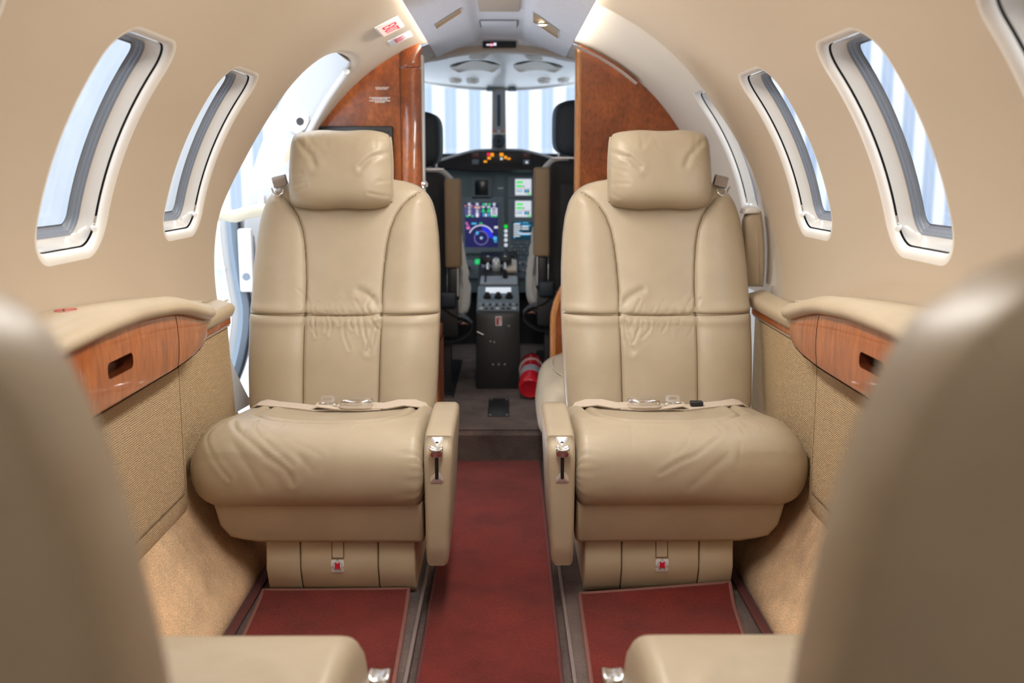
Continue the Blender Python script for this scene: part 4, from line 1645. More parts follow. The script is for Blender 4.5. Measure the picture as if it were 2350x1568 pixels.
# small white print, too small to read
zl_ = [(1.252, .378, .425), (1.248, .383, .421), (1.2245, .374, .443), (1.2215, .381, .435), (1.2165, .374, .443), (1.2125, .374, .442), (1.209, .391, .424)]
pn = []
for z, a, b in [(1.2525, .3775, .4255), (1.2478, .3825, .4215), (1.2195, .3735, .4435), (1.2155, .382, .435), (1.2088, .374, .443), (1.2045, .392, .4245)]:
    x = a
    while x < b - .003:
        w_ = min(RND.uniform(.004, .011), b - x)
        pn.append(rbox(-x - w_, -x, 3.4512, 3.4522, z - .0014, z + .0014, 0))
        x += w_ + .0013
pn.append(rbox(-.4435, -.3735, 3.4512, 3.4522, 1.2116, 1.2122, 0))
obj('lettering', join(*pn), PRINT, pl_)
mo = thing('monitor', 'thin black monitor on the glossy wood bulkhead behind a head pillow', 'monitor', (-.488, 3.43, .80))
obj('housing', rbox(-.612, -.364, 3.425, 3.450, .86, 1.125, .006), BLACK, mo)
obj('screen', rbox(-.600, -.376, 3.4235, 3.4255, .885, 1.110, .001), mat('dark screen glass', (.01, .012, .016), .12), mo)

tc = thing('tambour_cabinet', 'low cherry wood cabinet with a ribbed roll front at the aisle', 'cabinet', (-.38, 3.32, .114))
obj('body', rbox(-.54, -.214, 3.14, 3.45, .114, .455, .012), WOOD, tc)
obj('front_post', rbox(-.226, -.203, 3.14, 3.29, .114, .470, .010), WOOD, tc)
rows = []
for k in range(140):
    z = .125 + .285 * k / 139
    x = -.206 + .004 * abs(math.sin(PI * (z - .125) / .0125))
    rows.append([(x, 3.29, z), (x, 3.452, z)])
obj('tambour', loft(rows), WOOD_D, tc, 20)
obj('top_rail', rbox(-.226, -.203, 3.28, 3.452, .41, .455, .010), WOOD, tc)

# ------------------------------------------------------------------ entry doorway on the left
dj = thing('door_1', 'white doorway frame of the open cabin entry with its fitting and padded edge', 'door', (-.79, 3.3, .1), kind='structure')


def ringpt(r, th, y):
    a = math.radians(th)
    return (-r * math.sin(a), y, ZC + r * math.cos(a))


ths = [37 + (118 - 37) * k / 50 for k in range(51)]


def jy(th):                          # forward jamb follows the slanted door edge
    return interp(th, [(37, 3.12), (41, 3.25), (46, 3.30), (52, 3.35), (57, 3.38), (65, 3.395), (80, 3.40), (120, 3.40)])


rows = [[ringpt(.748, th, jy(th) + .012), ringpt(.752, th, jy(th) - .002), ringpt(.79, th, jy(th) - .004), ringpt(.868, th, jy(th) - .002), ringpt(.874, th, jy(th) + .006), ringpt(.874, th, jy(th) + .05)] for th in ths]
obj('jamb_web', loft(rows), JAMB, dj, 50)
rows = [[ringpt(.748, 38, 2.60 + .8 * k / 10), ringpt(.87, 36, 2.60 + .8 * k / 10)] for k in range(11)]
obj('head_web', loft(rows), JAMB, dj)
rows = [[ringpt(.75, th, 2.60), ringpt(.87, th, 2.56)] for th in ths]
obj('aft_web', loft(rows), JAMB, dj)
obj('edge_bead', tube([ringpt(.745, th, jy(th) - .012) for th in ths[2:44]], .011, 10), JAMBP, dj)
# fitting: lobed plate with a dark bore
P0 = Vector(ringpt(.785, 57.5, jy(57.5) - .006))
ut = Vector((math.cos(math.radians(57.5)), 0, math.sin(math.radians(57.5))))   # radial-ish tangent
tt = Vector((-math.cos(math.radians(57.5)), 0, -math.sin(math.radians(57.5)) * 1.0)).normalized()
A_ = Vector((-.30, 0, -.954)).normalized()
A_ = Vector((-math.sin(math.radians(28)), 0, -math.cos(math.radians(28))))
B_ = Vector((A_.z, 0, -A_.x))


def fit(u, v, e):
    p = P0 + A_ * u + B_ * v
    return (p.x, p.y - e, p.z)


fo = dense([(-.040, -.016), (-.040, .016), (-.024, .020), (-.014, .026), (.014, .026), (.024, .020), (.040, .016), (.040, -.016), (.024, -.020), (.014, -.026), (-.014, -.026), (-.024, -.020)], 60, True)
ft = obj('striker_plate', loft([[fit(u, v, 0) for u, v in fo], [fit(u, v, .008) for u, v in fo], [fit(u * .9, v * .9, .011) for u, v in fo], [fit(0, 0, .011)] * len(fo)], True), JAMBP, dj, 40)
obj('bore', lathe([(.013, 0), (.012, .003), (0, .003)], fit(0, 0, .0105), (0, -1, 0)), SLOT, ft)
for u in (-.031, .031):
    for v in (-.009, .009):
        obj('bolt', lathe([(.0042, 0), (.0042, .002), (0, .003)], fit(u, v, .0108), (0, -1, 0), 10), STEEL, ft)
obj('rivet', lathe([(.003, 0), (.002, .001), (0, .0012)], ringpt(.80, 66, jy(66) - .006), (0, -1, 0), 8), STEEL, dj)
obj('lug', rbox(-.815, -.795, 3.375, 3.392, .865, .895, .004), WHITEP, dj)
# door leaf hinged open outside, with its hollow rubber seal
dl = thing('entry_door', 'open white entry door outside the doorway, edged by a blue grey rubber seal', 'door', (-.90, 3.35, .2))
spts = [(-.868, .845), (-.868, .80), (-.864, .72), (-.856, .64), (-.847, .575), (-.842, .53), (-.846, .47), (-.860, .40), (-.880, .33), (-.905, .27)]
spts = dense(spts, 40)
rows = [[(x + .018, 3.262, z), (x - .004, 3.240, z), (x - .022, 3.252, z), (x - .024, 3.30, z), (x + .020, 3.30, z)] for x, z in spts]
obj('seal', loft(rows, True, True, True), RUBBER, dl, 30)
obj('seal_lip', tube([(x + .019, 3.256, z) for x, z in spts], .0045, 8), SLOT, dl)
rows = [[(x - .024, 3.262, z), (x - .045, 3.250, z), (x - .050, 3.262, z), (x - .080, 3.270, z), (x - .14, 3.285, z)] for x, z in spts]
obj('inner_skin', loft(rows), JAMB, dl, 30)
obj('skin_step', tube([(x - .046, 3.251, z) for x, z in spts], .004, 8), WHITEP, dl)
obj('door_handle', tube([(-.945, 3.245, .665), (-.918, 3.238, .668), (-.900, 3.245, .662)], .006, 8), WHITEP, dl)
lp = obj('latch_plate', rbox(-.853, -.806, 3.235, 3.262, .585, .792, .008), JAMBP, dl)
obj('keyhole', lathe([(.012, 0), (.012, .003), (.006, .004), (0, .002)], (-.829, 3.236, .636), (0, -1, 0)), RUBBER, lp)
obj('latch_recess', prism([(-.815, .60), (-.797, .60), (-.800, .70), (-.806, .765), (-.82, .785), (-.835, .785)], 'y', 3.262, 3.275, .003), RUBBER, dl)
obj('padded_cable', tube(dense([(-.90, 3.10, .835), (-.86, 3.10, .845), (-.82, 3.10, .838), (-.77, 3.10, .852), (-.70, 3.10, .858)], 20), .0195, 12), CREAM, dl)
# sill of the doorway
so = obj('door_sill', prism([(-.90, .06), (-.90, .10), (-.82, .20), (-.78, .33), (-.745, .33), (-.70, .18), (-.66, .10), (-.62, .03)], 'y', 2.58, 2.74, .006), CLOTH)
tag(so, 'cloth covered corner of the doorway sill below the ledge', 'sill')
# air stair treads outside
st_ = thing('airstair', 'white folding stair outside the entry doorway', 'stairs', (-1.35, 3.0, -.9))
for k in range(3):
    obj('tread', rbox(-1.25 - .22 * k, -1.02 - .22 * k, 2.70, 3.34, -.06 - .25 * k, -.03 - .25 * k, .006), WHITE, st_)
obj('side_rail', tube([(-.98, 3.32, .02), (-1.8, 3.32, -.80)], .018, 8), WHITE, st_)

# ------------------------------------------------------------------ cockpit shell
V, F = [], []
for k in range(41):
    a = math.radians(42 + 96 * k / 40)
    for y in (3.61, 4.05, 4.80, 5.15):
        V.append((.72 * math.sin(a), y, ZC + .72 * math.cos(a)))
for k in range(40):
    for j in range(3):
        if not (j == 1 and 5 <= k < 17):          # the side windows of the cockpit stay open
            F.append((4 * k + j, 4 * k + j + 1, 4 * k + j + 5, 4 * k + j + 4))
oR = obj('wall_cockpit_right', (V, F), GREYP)
oL = obj('wall_cockpit_left', ([(-x, y, z) for x, y, z in V], F), GREYP)
tag(oR, 'dark cockpit side wall on the right', 'wall', None, 'structure')
tag(oL, 'dark cockpit side wall on the left', 'wall', None, 'structure')
o = obj('wall_cockpit_front', rbox(-.70, .70, 4.96, 5.0, -.05, 1.06, 0), BLACK)
tag(o, 'dark wall below the windshield behind the instrument panel', 'wall', None, 'structure')


# moulded overhead panel
def oz(x, y):
    t = (y - 3.9) / 1.0
    z = (1.4235 - .42 * x * x) * (1 - t) + (1.370 + .22 * x * x) * t + .012 * math.sin(PI * t)
    for cx_ in (-.115, .155):
        q = ((x - cx_) / .13) ** 2 + ((y - 4.42) / .24) ** 2
        z += .022 * math.exp(-q ** 2 * 1.5)
    return z


ohd = thing('overhead_panel', 'pale grey moulded overhead panel between the cabin and windshield', 'panel', (0, 4.4, 1.36))
obj('shell', grid(-.60, .60, 72, 3.9, 4.93, 60, lambda x, y: (x, y, oz(x, y))), OVERH, ohd, 60)
obj('front_lip', tube([(x, 3.903, oz(x, 3.9) - .002) for x in [-.45 + .9 * k / 30 for k in range(31)]], .007, 8), WHITE, ohd)
obj('rear_lip', tube([(x, 4.93, oz(x, 4.93) - .003) for x in [-.55 + 1.1 * k / 30 for k in range(31)]], .009, 8), OVERH, ohd)
for cx_ in (-.115, .155):
    obj('dome_lens', grid(-1, 1, 24, -1, 1, 16, lambda u, v, cx_=cx_: (cx_ + .105 * u * math.sqrt(1 - v * v / 2), 4.40 + .15 * v * math.sqrt(1 - u * u / 2), oz(cx_ + .105 * u, 4.40 + .15 * v) - .003 - .004 * (1 - u * u) * (1 - v * v))), OVERT, ohd, 60)
for x in (-.215, -.135, .195, .285):
    y = 4.72
    g_ = obj('gasper', lathe([(.030, 0), (.030, .012), (.024, .020), (.012, .022), (.010, .014), (0, .014)], (x, y, oz(x, y) + .004), (0, -.3, -1), 20), WHITEP, ohd)
    obj('nozzle', lathe([(.011, 0), (.009, .006), (0, .006)], (x, y - .005, oz(x, y) - .014), (0, -.3, -1), 12), STEEL, g_)
for cx_ in (-.095, .135):
    obj('grab_recess', loft([[(cx_ - .05, 3.96, oz(cx_, 3.96) - .002), (cx_ + .05, 3.96, oz(cx_, 3.96) - .002)], [(cx_ - .024, 4.10, oz(cx_, 4.10) - .003), (cx_ + .024, 4.10, oz(cx_, 4.10) - .003)]]), OVERT, ohd)
for s in (-1, 1):
    sl = [tube([(s * (.205 + .012 * k) , 3.95 + .02 * k, oz(.2, 3.95 + .02 * k) - .003), (s * (.255 + .012 * k), 3.965 + .02 * k, oz(.25, 3.97 + .02 * k) - .003)], .0028, 6) for k in range(5)]
    obj('vent_slots', join(*sl), GREYP, ohd)

# windshield and its post
ws = thing('windshield', 'wide windshield with a grey middle post holding a round black fan', 'windshield', (0, 5.0, 1.05))
obj('pane', grid(-.60, .60, 8, 1.085, 1.368, 4, lambda x, z: (x, 5.02 - .25 * (z - 1.05) - .25 * x * x, z)), GLASS, ws)
pts = [(-.052, 1.083), (.020, 1.083), (.018, 1.20), (.016, 1.366), (-.048, 1.366), (-.050, 1.20)]
obj('post', prism(pts, 'y', 4.90, 4.96, .006), mat('taupe post', (.36, .33, .30), .5), ws)
obj('post_slot', prism(rrect(-.016, 1.262, .015, .150, .007, 5), 'y', 4.893, 4.902), mat('dark post slot', (.03, .05, .07), .5), ws)
obj('post_inlay', prism(rrect(-.016, 1.255, .034, .20, .010, 5), 'y', 4.897, 4.9025), GREYL, ws)
fan = obj('compass_fan', lathe([(.031, 0), (.032, .02), (.029, .030), (.025, .026), (.010, .022), (.008, .03), (0, .031)], (-.016, 4.90, 1.118), (0, -1, 0), 28), BLACK, ws)
obj('grille', join(*[tube([(-.016 + r * math.cos(2 * PI * k / 24), 4.871, 1.118 + r * math.sin(2 * PI * k / 24)) for k in range(24)], .0012, 5, True) for r in (.013, .019, .025)]), GREYM, fan)
obj('post_shelf', rbox(-.048, .017, 4.885, 4.905, 1.150, 1.156, .001), WHITEP, ws)
for x, m_ in ((-.037, L_AMBER), (-.016, WHITEP), (.004, L_AMBER)):
    obj('post_lamp', lathe([(.006, 0), (.006, .006), (0, .009)], (x, 4.892, 1.164), (0, -1, 0), 12), mat('orange knob', (.75, .15, .03), .4) if m_ is L_AMBER else m_, ws)
for x0, x1 in ((-.075, -.040), (.028, .068)):
    obj('visor_clip', rbox(x0, x1, 4.88, 4.92, 1.352, 1.366, .003), GREYP, ws)

# ------------------------------------------------------------------ instrument panel
ip = thing('instrument_panel', 'grey blue instrument panel with lit displays under a black glareshield', 'instrument panel', (0, 4.78, .45))
obj('panel_face', rbox(-.58, .58, 4.755, 4.80, .40, .985, .004), GREYP, ip)
# glareshield hood
tops = [(-.56, .90), (-.44, .985), (-.34, 1.018), (-.27, 1.037), (-.20, 1.058), (-.144, 1.072), (-.10, 1.077), (0, 1.079), (.09, 1.077), (.125, 1.071), (.19, 1.055), (.246, 1.037), (.32, 1.018), (.44, .985), (.56, .90)]
tops = dense(tops, 50)
rows = []
for x, z in tops:
    zb = .972 + .35 * max(0, abs(x) - .13) ** 1.4 * .4
    zb = min(zb, z - .02)
    rows.append([(x, 4.97, z - .006), (x, 4.70, z), (x, 4.655, z - .003), (x, 4.640, z - .014), (x, 4.645, (z + zb) / 2), (x, 4.650, zb + .008), (x, 4.665, zb), (x, 4.76, zb)])
gs = obj('glareshield', loft(rows), BLACK, ip, 50)


def gpt(x0, x1, z0, z1, m_, name, y=4.6415, d=.003):
    return obj(name, rbox(x0, x1, y - d, y, z0, z1, .0012), m_, gs)


gpt(-.118, .096, 1.004, 1.060, mat('annunciator face', (.020, .017, .017), .4), 'annunciator', 4.6425)
for x in (-.140, .093):
    gpt(x, x + .035, 1.034, 1.058, mat('red brown lens', (.10, .035, .035), .3), 'master_lens', 4.6410)
    gpt(x + .003, x + .033, 1.006, 1.028, GREYM, 'reset_lens', 4.6410)
gpt(.108, .118, 1.010, 1.020, L_PALE, 'lit_reset', 4.6375)


def litbox(name, m_, items, y, parent, grow=0):
    """items: (x0,x1,z0,z1)"""
    for x0, x1, z0, z1 in items:
        obj(name, rbox(x0, x1, y - .0015, y, z0, z1, .0006), m_, parent)


def ax(px):                     # photo column on the hood face
    return (px - 1145.0) / 506.0 - .014


litbox('red_lamp', L_RED, [(-.069, -.054, 1.044, 1.058)], 4.6385, gs)
litbox('amber_lamp', L_AMBER, [(-.052, -.038, 1.041, 1.057), (-.067, -.052, 1.028, 1.040), (-.084, -.069, 1.014, 1.023), (-.011, .006, 1.042, 1.057), (.009, .022, 1.031, 1.044), (.024, .038, 1.027, 1.036)], 4.6385, gs)
litbox('white_lamp', L_PALE, [(-.009, .003, 1.026, 1.036)], 4.6385, gs)

# standby instrument
yb = 4.752


def bezel(name, x0, x1, z0, z1, parent, m_=GREYM, d=.014, fr=.012, fz=None):
    fz = fz or fr
    o_ = rrect((x0 + x1) / 2, (z0 + z1) / 2, x1 - x0, z1 - z0, .006, 4)
    i_ = rrect((x0 + x1) / 2, (z0 + z1) / 2, x1 - x0 - 2 * fr, z1 - z0 - 2 * fz, .004, 4)
    y = yb + .004
    vf = loft([[(x, y, z) for x, z in o_], [(x, y - d, z) for x, z in o_], [(x, y - d, z) for x, z in i_], [(x, y - d + .006, z) for x, z in i_]], True)
    return obj(name, vf, m_, parent, 30)


sb = bezel('standby_display', -.143, -.052, .848, .948, ip, GREYP, .016, .014)
obj('screen', rbox(-.130, -.065, 4.744, 4.747, .861, .935, .001), mat('unlit screen', (.010, .016, .022), .2), sb)
obj('manufacturer_plate', rbox(-.020, .006, 4.751, 4.7545, .893, .899, .001), STEEL, ip)
# large multifunction display
mf = bezel('main_display', -.205, .008, .590, .855, ip, GREYM, .016, .028)
obj('screen', rbox(-.180, -.021, 4.7435, 4.747, .612, .830, .001), L_NAVY, mf)
Yg = 4.7432


def dx(px):                     # photo px -> panel metres
    return -.174 + (px - 1068) * .00206


def dz(py):
    return .829 - (py - 465) * .002057


def strokes(name, m_, boxes, parent, y=Yg):
    vf = join(*[rbox(dx(a), dx(b), y - .0012, y, dz(d), dz(c), 0) for a, b, c, d in boxes])
    return obj(name, vf, m_, parent, smooth=False)


W_ = []
for x, hw_ in ((1077, 3), (1095, 3), (1134, 3)):
    for yy in (467, 471, 477, 483, 488, 493):
        W_.append((x - hw_, x + hw_, yy - 1.4, yy + 1.4))
W_ += [(1126, 1129.5, 477, 494), (1138, 1141, 477, 494), (1105, 1113, 473.5, 476), (1117, 1125, 473.5, 476), (1114, 1117, 467, 471), (1113, 1117, 490, 497), (1092, 1098, 490, 498), (1134, 1142, 519, 524)]
strokes('scale_markings', L_WHITE, W_, mf)
strokes('scale_bars', glow('screen violet', (.16, .13, .42), .9), [(1068, 1070.5, 472, 496), (1082, 1084.5, 472, 496), (1088, 1090, 470, 497), (1100, 1102, 470, 497)], mf)
strokes('green_readouts', L_GREEN, [(1107, 1113, 467, 471.5), (1120, 1126, 467, 471.5), (1107, 1110.5, 477, 483), (1119.5, 1123, 477, 483), (1105, 1113, 483, 487), (1117, 1125, 483, 487), (1069, 1076, 494, 498), (1081, 1087, 494, 498), (1126, 1133, 494, 498), (1134, 1141, 494, 498), (1100, 1107, 511, 514)], mf)
strokes('teal_readouts', L_CYAN, [(1108, 1111, 489, 497), (1120, 1123, 489, 497), (1082, 1093, 511, 515), (1092, 1097.5, 531, 538), (1132, 1140, 543, 551), (1134, 1140, 553, 556), (1104, 1108, 544, 547)], mf)
strokes('amber_marks', L_AMBER, [(1088, 1092, 474, 478), (1098, 1102, 474, 478), (1067, 1070, 471, 474), (1081, 1084, 471, 474)], mf)
strokes('pink_readouts', L_PINK, [(1068, 1073, 510, 513), (1069, 1076, 515, 517), (1070, 1078, 520, 526)], mf)
c0 = (dx(1104), dz(546))


def arcband(r0, r1, a0, a1, n=40, y=Yg):
    rows_ = []
    for k in range(n + 1):
        a = math.radians(a0 + (a1 - a0) * k / n)
        rows_.append([(c0[0] + r0 * math.cos(a), y - .0008, c0[1] + r0 * math.sin(a)), (c0[0] + r1 * math.cos(a), y - .0008, c0[1] + r1 * math.sin(a))])
    return loft(rows_)


obj('heading_arc', arcband(.0575, .0620, 27, 157), L_WHITE, mf)
obj('range_ring', arcband(.0305, .0330, 0, 360, 60), glow('screen lilac', (.30, .25, .60), .9), mf)
obj('blue_sector', arcband(.034, .0570, 0, 84, 40, Yg + .0002), L_BLUE, mf)
obj('aircraft_symbol', rbox(c0[0] - .005, c0[0] + .005, Yg - .001, Yg, c0[1] - .005, c0[1] + .005, .0005), L_WHITE, mf)
for k in range(10):
    obj('bezel_key', rbox(-.013, -.003, 4.736, 4.740, .625 + .021 * k, .636 + .021 * k, .0015), GREYP, mf)
# two tuning units
for nm_, z1 in (('upper', .950), ('lower', .848)):
    tu = bezel('tuning_unit', .028, .185, z1 - .097, z1, ip, GREYM, .014, .030, .010)
    obj('face', rbox(.030, .183, 4.746, 4.752, z1 - .095, z1 - .002, .001), GREYM, tu)
    obj('screen', rbox(.061, .137, 4.7405, 4.7465, z1 - .087, z1 - .011, .002), L_PALE, tu)
    zc_ = z1 - .049
    obj('green_bars', join(*[rbox(.067, .067 + a, 4.739, 4.7406, zc_ + b, zc_ + b + .009, 0) for a, b in ((.031, .018), (.026, .000))] + [rbox(.118, .134, 4.739, 4.7406, zc_ - .035, zc_ - .029, 0)]), L_PUREG, tu, smooth=False)
    obj('dark_marks', join(*[rbox(a, b, 4.739, 4.7406, zc_ + c, zc_ + d, 0) for a, b, c, d in ((.094, .105, .002, .006), (.066, .086, -.020, -.017), (.105, .127, -.026, -.012), (.067, .135, -.0085, -.007))]), L_TEAL, tu, smooth=False)
    obj('cyan_marks', join(*[rbox(a, b, 4.7385, 4.7402, zc_ + c, zc_ + d, 0) for a, b, c, d in ((.112, .120, -.024, -.014), (.084, .094, -.022, -.014))]), L_CYAN, tu, smooth=False)
    for k in range(4):
        obj('key', rbox(.044, .052, 4.742, 4.747, z1 - .028 - .018 * k, z1 - .020 - .018 * k, .0015), GREYP, tu)
    obj('knob', lathe([(.012, 0), (.011, .014), (0, .015)], (.160, 4.744, zc_ - .02), (0, -1, 0), 18), GREYL, tu)
# flight management keypad
fm = bezel('flight_computer', .028, .185, .560, .752, ip, GREYM, .014, .014, .012)
obj('face', rbox(.030, .183, 4.746, 4.752, .562, .750, .001), GREYP, fm)
fs = obj('screen', rbox(.052, .170, 4.7425, 4.7475, .655, .742, .001), L_TEAL, fm)
obj('white_lines', join(*[rbox(.054, .054 + a, 4.741, 4.7426, z, z + .006, 0) for a, z in ((.03, .724), (.034, .713), (.034, .702), (.026, .691), (.086, .680), (.030, .669))] + [rbox(.092, .092 + a, 4.741, 4.7426, z, z + .006, 0) for a, z in ((.033, .713), (.033, .702))]), L_PALE, fs, smooth=False)
obj('cyan_lines', join(*[rbox(a, b, 4.7408, 4.7424, z, z + .004, 0) for a, b, z in ((.096, .124, .732), (.060, .090, .7305), (.092, .134, .7195), (.075, .094, .687), (.085, .130, .6755), (.054, .062, .662))]), L_CYAN, fs, smooth=False)
for r_ in range(5):
    for c_ in range(9):
        if r_ * 9 + c_ < 44:
            obj('key', rbox(.042 + .0142 * c_, .050 + .0142 * c_, 4.742, 4.7465, .568 + .0165 * r_, .577 + .0165 * r_, .0012), GREYM if (r_ + c_) % 3 else GREYL, fm)
for k, z in enumerate((.716, .695, .674, .652, .628)):
    obj('gear_lamp', lathe([(.0085, 0), (.0085, .004), (.005, .007), (0, .008)], (.017, 4.754, z), (0, -1, 0), 14), L_PUREG if k == 0 else L_PALE, ip)
# lower switch row
obj('switch_row', rbox(-.30, .30, 4.738, 4.760, .470, .556, .003), GREYM, ip)
obj('green_annunciator', rbox(-.130, -.099, 4.733, 4.739, .538, .562, .002), L_GREEN, ip)
litbox('amber_button', L_AMBER, [(-.054, -.040, .548, .560), (-.054, -.040, .532, .543)], 4.733, ip)
litbox('red_button', glow('dim red lens', (.65, .10, .13), .7), [(-.013, .004, .550, .566)], 4.735, ip)
rr = random.Random(4)
for k in range(14):
    x = .045 + .018 * (k % 7)
    z = .542 - .035 * (k // 7)
    obj('toggle', lathe([(.005, 0), (.004, .004), (.0025, .005), (.003, .016), (0, .018)], (x, 4.739, z + rr.uniform(-.004, .004)), (0, -1, .25), 10), STEEL if k % 3 else BLACK, ip)
for k in range(6):
    obj('rotary_knob', lathe([(.009, 0), (.008, .014), (0, .015)], (-.28 + .024 * k, 4.739, .50 + .022 * (k % 2)), (0, -1, 0), 14), BLACK, ip)

# ------------------------------------------------------------------ centre pedestal
pd = thing('center_pedestal', 'black pedestal with a grey throttle quadrant and radio panel between the pilot seats', 'pedestal', (-.015, 4.25, .114))
sidep = [(3.905, .114), (3.900, .40), (3.91, .420), (4.02, .452), (4.34, .545), (4.732, .598), (4.732, .114)]
obj('housing', prism(sidep, 'x', -.103, .073, .006), BLACK, pd)
dl_ = lambda y: interp(y, [(3.91, .420), (4.02, .452), (4.34, .545), (4.75, .60)])


def slab(x0, x1, y0, y1, h, m_, name, parent=None, e=0.0):
    vf = xf(rbox(x0, x1, y0, y1, -.004, h, min(.003, h * .4)), lambda x, y, z: (x, y - z * .28, dl_(y) + z + e))
    return obj(name, vf, m_, parent or pd)


slab(-.092, .066, 4.18, 4.52, .008, GREYL, 'throttle_quadrant')
slab(.018, .064, 4.32, 4.52, .012, mat('cream quadrant insert', (.60, .50, .40), .5), 'quadrant_insert')
slab(-.075, -.066, 4.20, 4.40, .0095, BLACK, 'lever_track')
rp = slab(-.100, .070, 3.925, 4.165, .006, GREYM, 'radio_panel')
slab(-.068, .038, 4.090, 4.145, .009, L_PALE, 'radio_display', rp)
for x in (-.060, -.015, .030):
    obj('radio_knob', lathe([(.017, 0), (.015, .014), (.010, .016), (.009, .024), (0, .025)], (x, 4.045, dl_(4.045) + .004), (0, -.3, 1), 18), BLACK, rp)
for k in range(12):
    slab(-.092 + .0135 * k, -.083 + .0135 * k, 3.965, 3.985, .010, BLACK if k % 2 else GREYL, 'radio_key', rp)
for k in range(7):
    slab(-.090 + .022 * k, -.076 + .022 * k, 3.932, 3.948, .009, BLACK if k % 3 else STEEL, 'trim_key', rp)
for x in (-.062, .012):
    th_ = obj('thrust_lever', tube([(x, 4.36, dl_(4.36)), (x, 4.40, dl_(4.40) + .05)], .007, 8), STEEL, pd)
    obj('lever_grip', rbox(x - .030, x + .030, 4.375, 4.425, dl_(4.4) + .015, dl_(4.4) + .050, .010), BLACK, th_)
obj('lever_hub', superq((-.026, 4.36, dl_(4.36) + .02), (.018, .03, .035), .7, .7, 18, 12), STEEL, pd)
obj('trim_knob', lathe([(.012, 0), (.010, .03), (0, .032)], (.014, 4.26, dl_(4.26)), (0, -.3, 1), 14), BLACK, pd)
fl_ = obj('flap_handle', tube([(.044, 4.40, dl_(4.4)), (.044, 4.42, dl_(4.42) + .05)], .0035, 8), STEEL, pd)
obj('flap_grip', rbox(.032, .056, 4.41, 4.43, dl_(4.42) + .038, dl_(4.42) + .058, .004), BLACK, fl_)
sg_ = obj('extinguisher_sticker', prism(rrect(-.012, .390, .026, .038, .004, 4), 'y', 3.8965, 3.9005), STK, pd, label='white sticker with a red fire extinguisher symbol')
obj('symbol', join(rbox(-.021, -.012, 3.8950, 3.8968, .375, .400, .002), rbox(-.019, -.014, 3.8950, 3.8968, .399, .405, 0), rbox(-.014, -.003, 3.8950, 3.8968, .401, .404, 0), rbox(-.005, -.003, 3.8950, 3.8968, .388, .401, 0)), REDS, sg_)
for x, z in ((-.045, .308), (-.030, .305), (-.035, .215), (-.012, .215), (.012, .215), (.028, .37)):
    obj('screw', lathe([(.004, 0), (.003, .002), (0, .0025)], (x, 3.9005, z), (0, -1, 0), 8), STEEL, pd)
obj('latch_pin', tube([(-.098, 3.895, .348), (-.072, 3.890, .336)], .0035, 8), CHROME, pd)


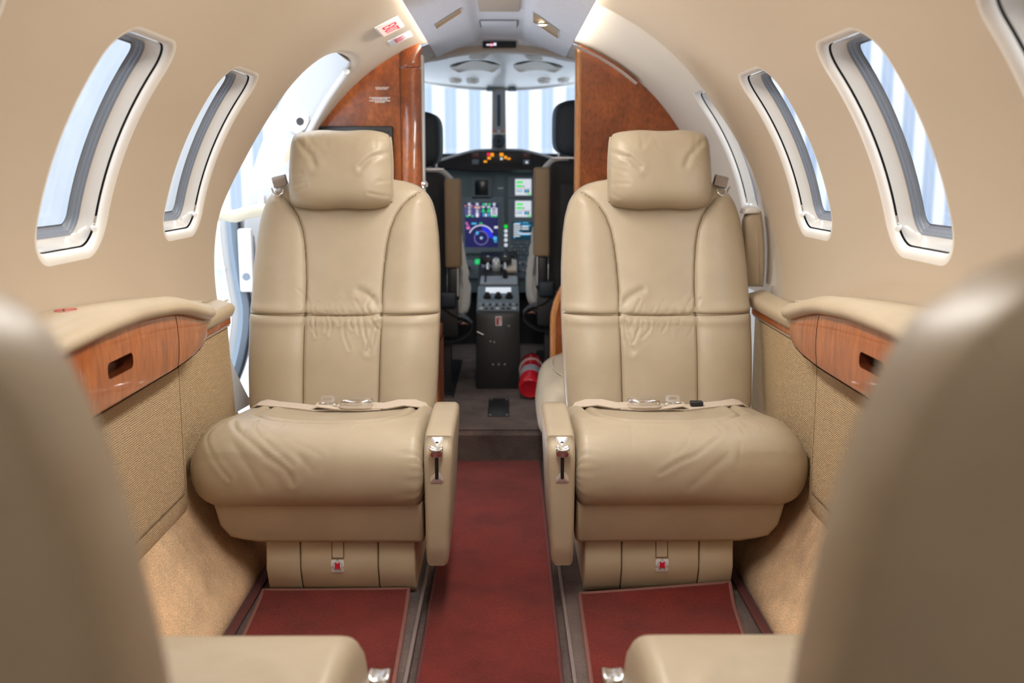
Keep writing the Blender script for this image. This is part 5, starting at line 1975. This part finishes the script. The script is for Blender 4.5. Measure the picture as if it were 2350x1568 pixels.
# ------------------------------------------------------------------ pilot seats
def pilot_seat(s, dzz, label):
    X = lambda x: s * x - .015 * (1 if s > 0 else 1)
    c = thing('pilot_seat', label, 'seat', (s * .36, 3.85, .114), 'dark cockpit seats')

    def P(name, vf, m_, parent=None, sh=45):
        return obj(name, ([(X(x), y, z + dzz) for x, y, z in vf[0]], vf[1]), m_, parent or c, sh, flip=s < 0)
    P('backrest', xf(rbox(.195, .56, 3.78, 3.875, .36, .985, .035, 4), lambda x, y, z: (x + .02 * max(0, (z - .75)) , y + .05 * (z - .4), z)), BLACKF)
    P('map_pocket', rbox(.235, .52, 3.765, 3.80, .56, .90, .012, 3), BLACKF)
    hr = P('headrest', superq((.345, 3.86, 1.105), (.128, .055, .105), .45, .40, 40, 24), NAVY, sh=80)
    P('shell_edge', superq((.342, 3.878, 1.105), (.134, .05, .103), .45, .40, 40, 24), GREYP, hr, 80)
    for x in (.235, .30, .42):
        P('headrest_post', tube([(x, 3.86, .97), (x, 3.86, 1.02)], .006, 8), CHROME, hr)
    P('post_guide', rbox(.205, .44, 3.835, 3.88, .990, .998, .002), STEEL)
    sh = [(.36, 1.0), (.30, 1.002), (.245, 1.0), (.205, .985), (.175, .95), (.162, .90), (.155, .82), (.142, .72), (.125, .62), (.118, .54), (.125, .47), (.16, .42), (.40, .42)]
    sh = dense(sh, 60)
    rr_ = random.Random(int(9 + s))
    rows_ = []
    for x, z in sh:
        j = rr_.uniform(-.003, .003)
        rows_.append([(x + .020 + j, 3.895, z), (x + .004 + j, 3.900, z), (x - .004 + j, 3.915, z + j), (x - .004 + j, 3.94, z), (x + .006, 3.965, z), (x + .05, 3.97, z)])
    P('sheepskin_cover', loft(rows_), SHEEP, None, 80)
    P('sheepskin_collar', tube(dense([(.27, 3.85, .988), (.235, 3.845, .990), (.205, 3.86, .982), (.180, 3.90, .955)], 20), .011, 8), SHEEP)
    P('seat_cushion', superq((.33, 4.12, .47), (.215, .26, .085), .5, .45, 40, 24), SHEEP, None, 80)
    P('cushion_pan', rbox(.15, .52, 3.86, 4.34, .36, .42, .02), BLACK)
    ar = P('stowed_armrest', rbox(.135, .197, 3.735, 3.79, .627, .960, .012, 3), TANARM)
    P('armrest_pivot', rbox(.145, .190, 3.75, 3.80, .50, .632, .010), BLACK, ar)
    P('armrest_rod', tube([(.150, 3.745, .52), (.150, 3.745, .63)], .004, 8), STEEL, ar)
    P('side_bracket', rbox(.15, .24, 3.76, 3.80, .36, .50, .008), BLACK)
    P('belt_reel', rbox(.155, .215, 3.735, 3.77, .475, .535, .010), NAVY)
    P('seat_buckle', rbox(.10, .20, 3.78, 3.80, .405, .420, .004), CHROME)
    P('belt_loop', ribbon(dense([(.23, 3.78, .50), (.18, 3.77, .455), (.115, 3.775, .43), (.10, 3.78, .39), (.15, 3.775, .35), (.22, 3.77, .345)], 24), (0, 1, .2), .04, .004), BLACK)
    P('adjust_lever', tube(dense([(.10, 3.79, .41), (.13, 3.775, .425), (.16, 3.77, .415), (.20, 3.77, .42)], 16), .009, 8), BLACK)
    P('pedestal_leg', rbox(.18, .22, 3.80, 3.84, .114, .37, .004), BLACK)
    P('rail', rbox(.17, .23, 3.74, 4.5, .112, .135, .004), BLACK)
    return c


pilot_seat(-1, -.012, 'dark pilot seat with a brown stowed armrest, left of the pedestal')
pilot_seat(1, .030, 'dark pilot seat with a taupe stowed armrest, right of the pedestal')

# ------------------------------------------------------------------ fire extinguisher
fe = thing('fire_extinguisher', 'red fire extinguisher lying on the cockpit floor by the right bulkhead', 'extinguisher', (.115, 3.78, .114))
ba = Vector((.108, 3.70, .160))
ax_ = Vector((.05, .9, .22)).normalized()
obj('cylinder', lathe([(.0, .004), (.026, .003), (.038, .001), (.043, .006), (.0445, .016), (.0445, .22), (.040, .24), (.024, .258), (.016, .262), (.016, .275)], ba, ax_, 32), REDM, fe, 40)
obj('base_rim', lathe([(.030, .0), (.036, -.003), (.041, .0), (.043, .008), (.036, .004)], ba, ax_, 32), REDM, fe)
obj('paper_label', lathe([(.0447, .075), (.0449, .076), (.0449, .125), (.0447, .126)], ba, ax_, 32), LABELM, fe, label='grey printed label band')
obj('label_line', join(*[lathe([(.0449, a), (.0451, a + .001), (.0449, a + .003)], ba, ax_, 32) for a in (.084, .094, .104, .114)]), INK, fe)
obj('valve', lathe([(.015, .27), (.018, .275), (.018, .30), (.010, .305), (0, .306)], ba, ax_, 16), BLACK, fe)
obj('bracket', tube([tuple(ba + ax_ * .17 + Vector((.047 * math.cos(a), 0, .047 * math.sin(a)))) for a in [2 * PI * k / 20 for k in range(20)]], .003, 6, True), STEEL, fe)

# ------------------------------------------------------------------ hangar outside
o = obj('hangar_floor', rbox(-14, 14, -12, 20, -1.3, -1.2, 0), HANGF)
tag(o, 'pale painted hangar floor outside the aircraft', 'floor', None, 'structure')
PLAINW = mat('pale plain cladding', (.27, .29, .315), .7, spec=.1)
setcol(PLAINW, ramp(PLAINW, noise(PLAINW, coord(PLAINW, (.5, .5, .12)), 1.6, 3), [(.35, (.31, .34, .38)), (.65, (.40, .415, .43))]))
o = obj('hangar_wall_side', rbox(-13, -4.75, 14.7, 14.9, -1.2, 9, 0), PLAINW, smooth=False)
tag(o, 'plain pale hangar wall seen through the windows on the door side', 'wall', None, 'structure')
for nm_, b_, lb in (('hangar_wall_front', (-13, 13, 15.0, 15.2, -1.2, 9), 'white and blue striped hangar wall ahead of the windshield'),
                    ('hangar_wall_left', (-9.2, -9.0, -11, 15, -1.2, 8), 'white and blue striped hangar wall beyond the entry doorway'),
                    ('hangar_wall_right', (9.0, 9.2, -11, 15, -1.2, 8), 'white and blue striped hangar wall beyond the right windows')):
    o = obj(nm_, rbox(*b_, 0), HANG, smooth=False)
    tag(o, lb, 'wall', None, 'structure')
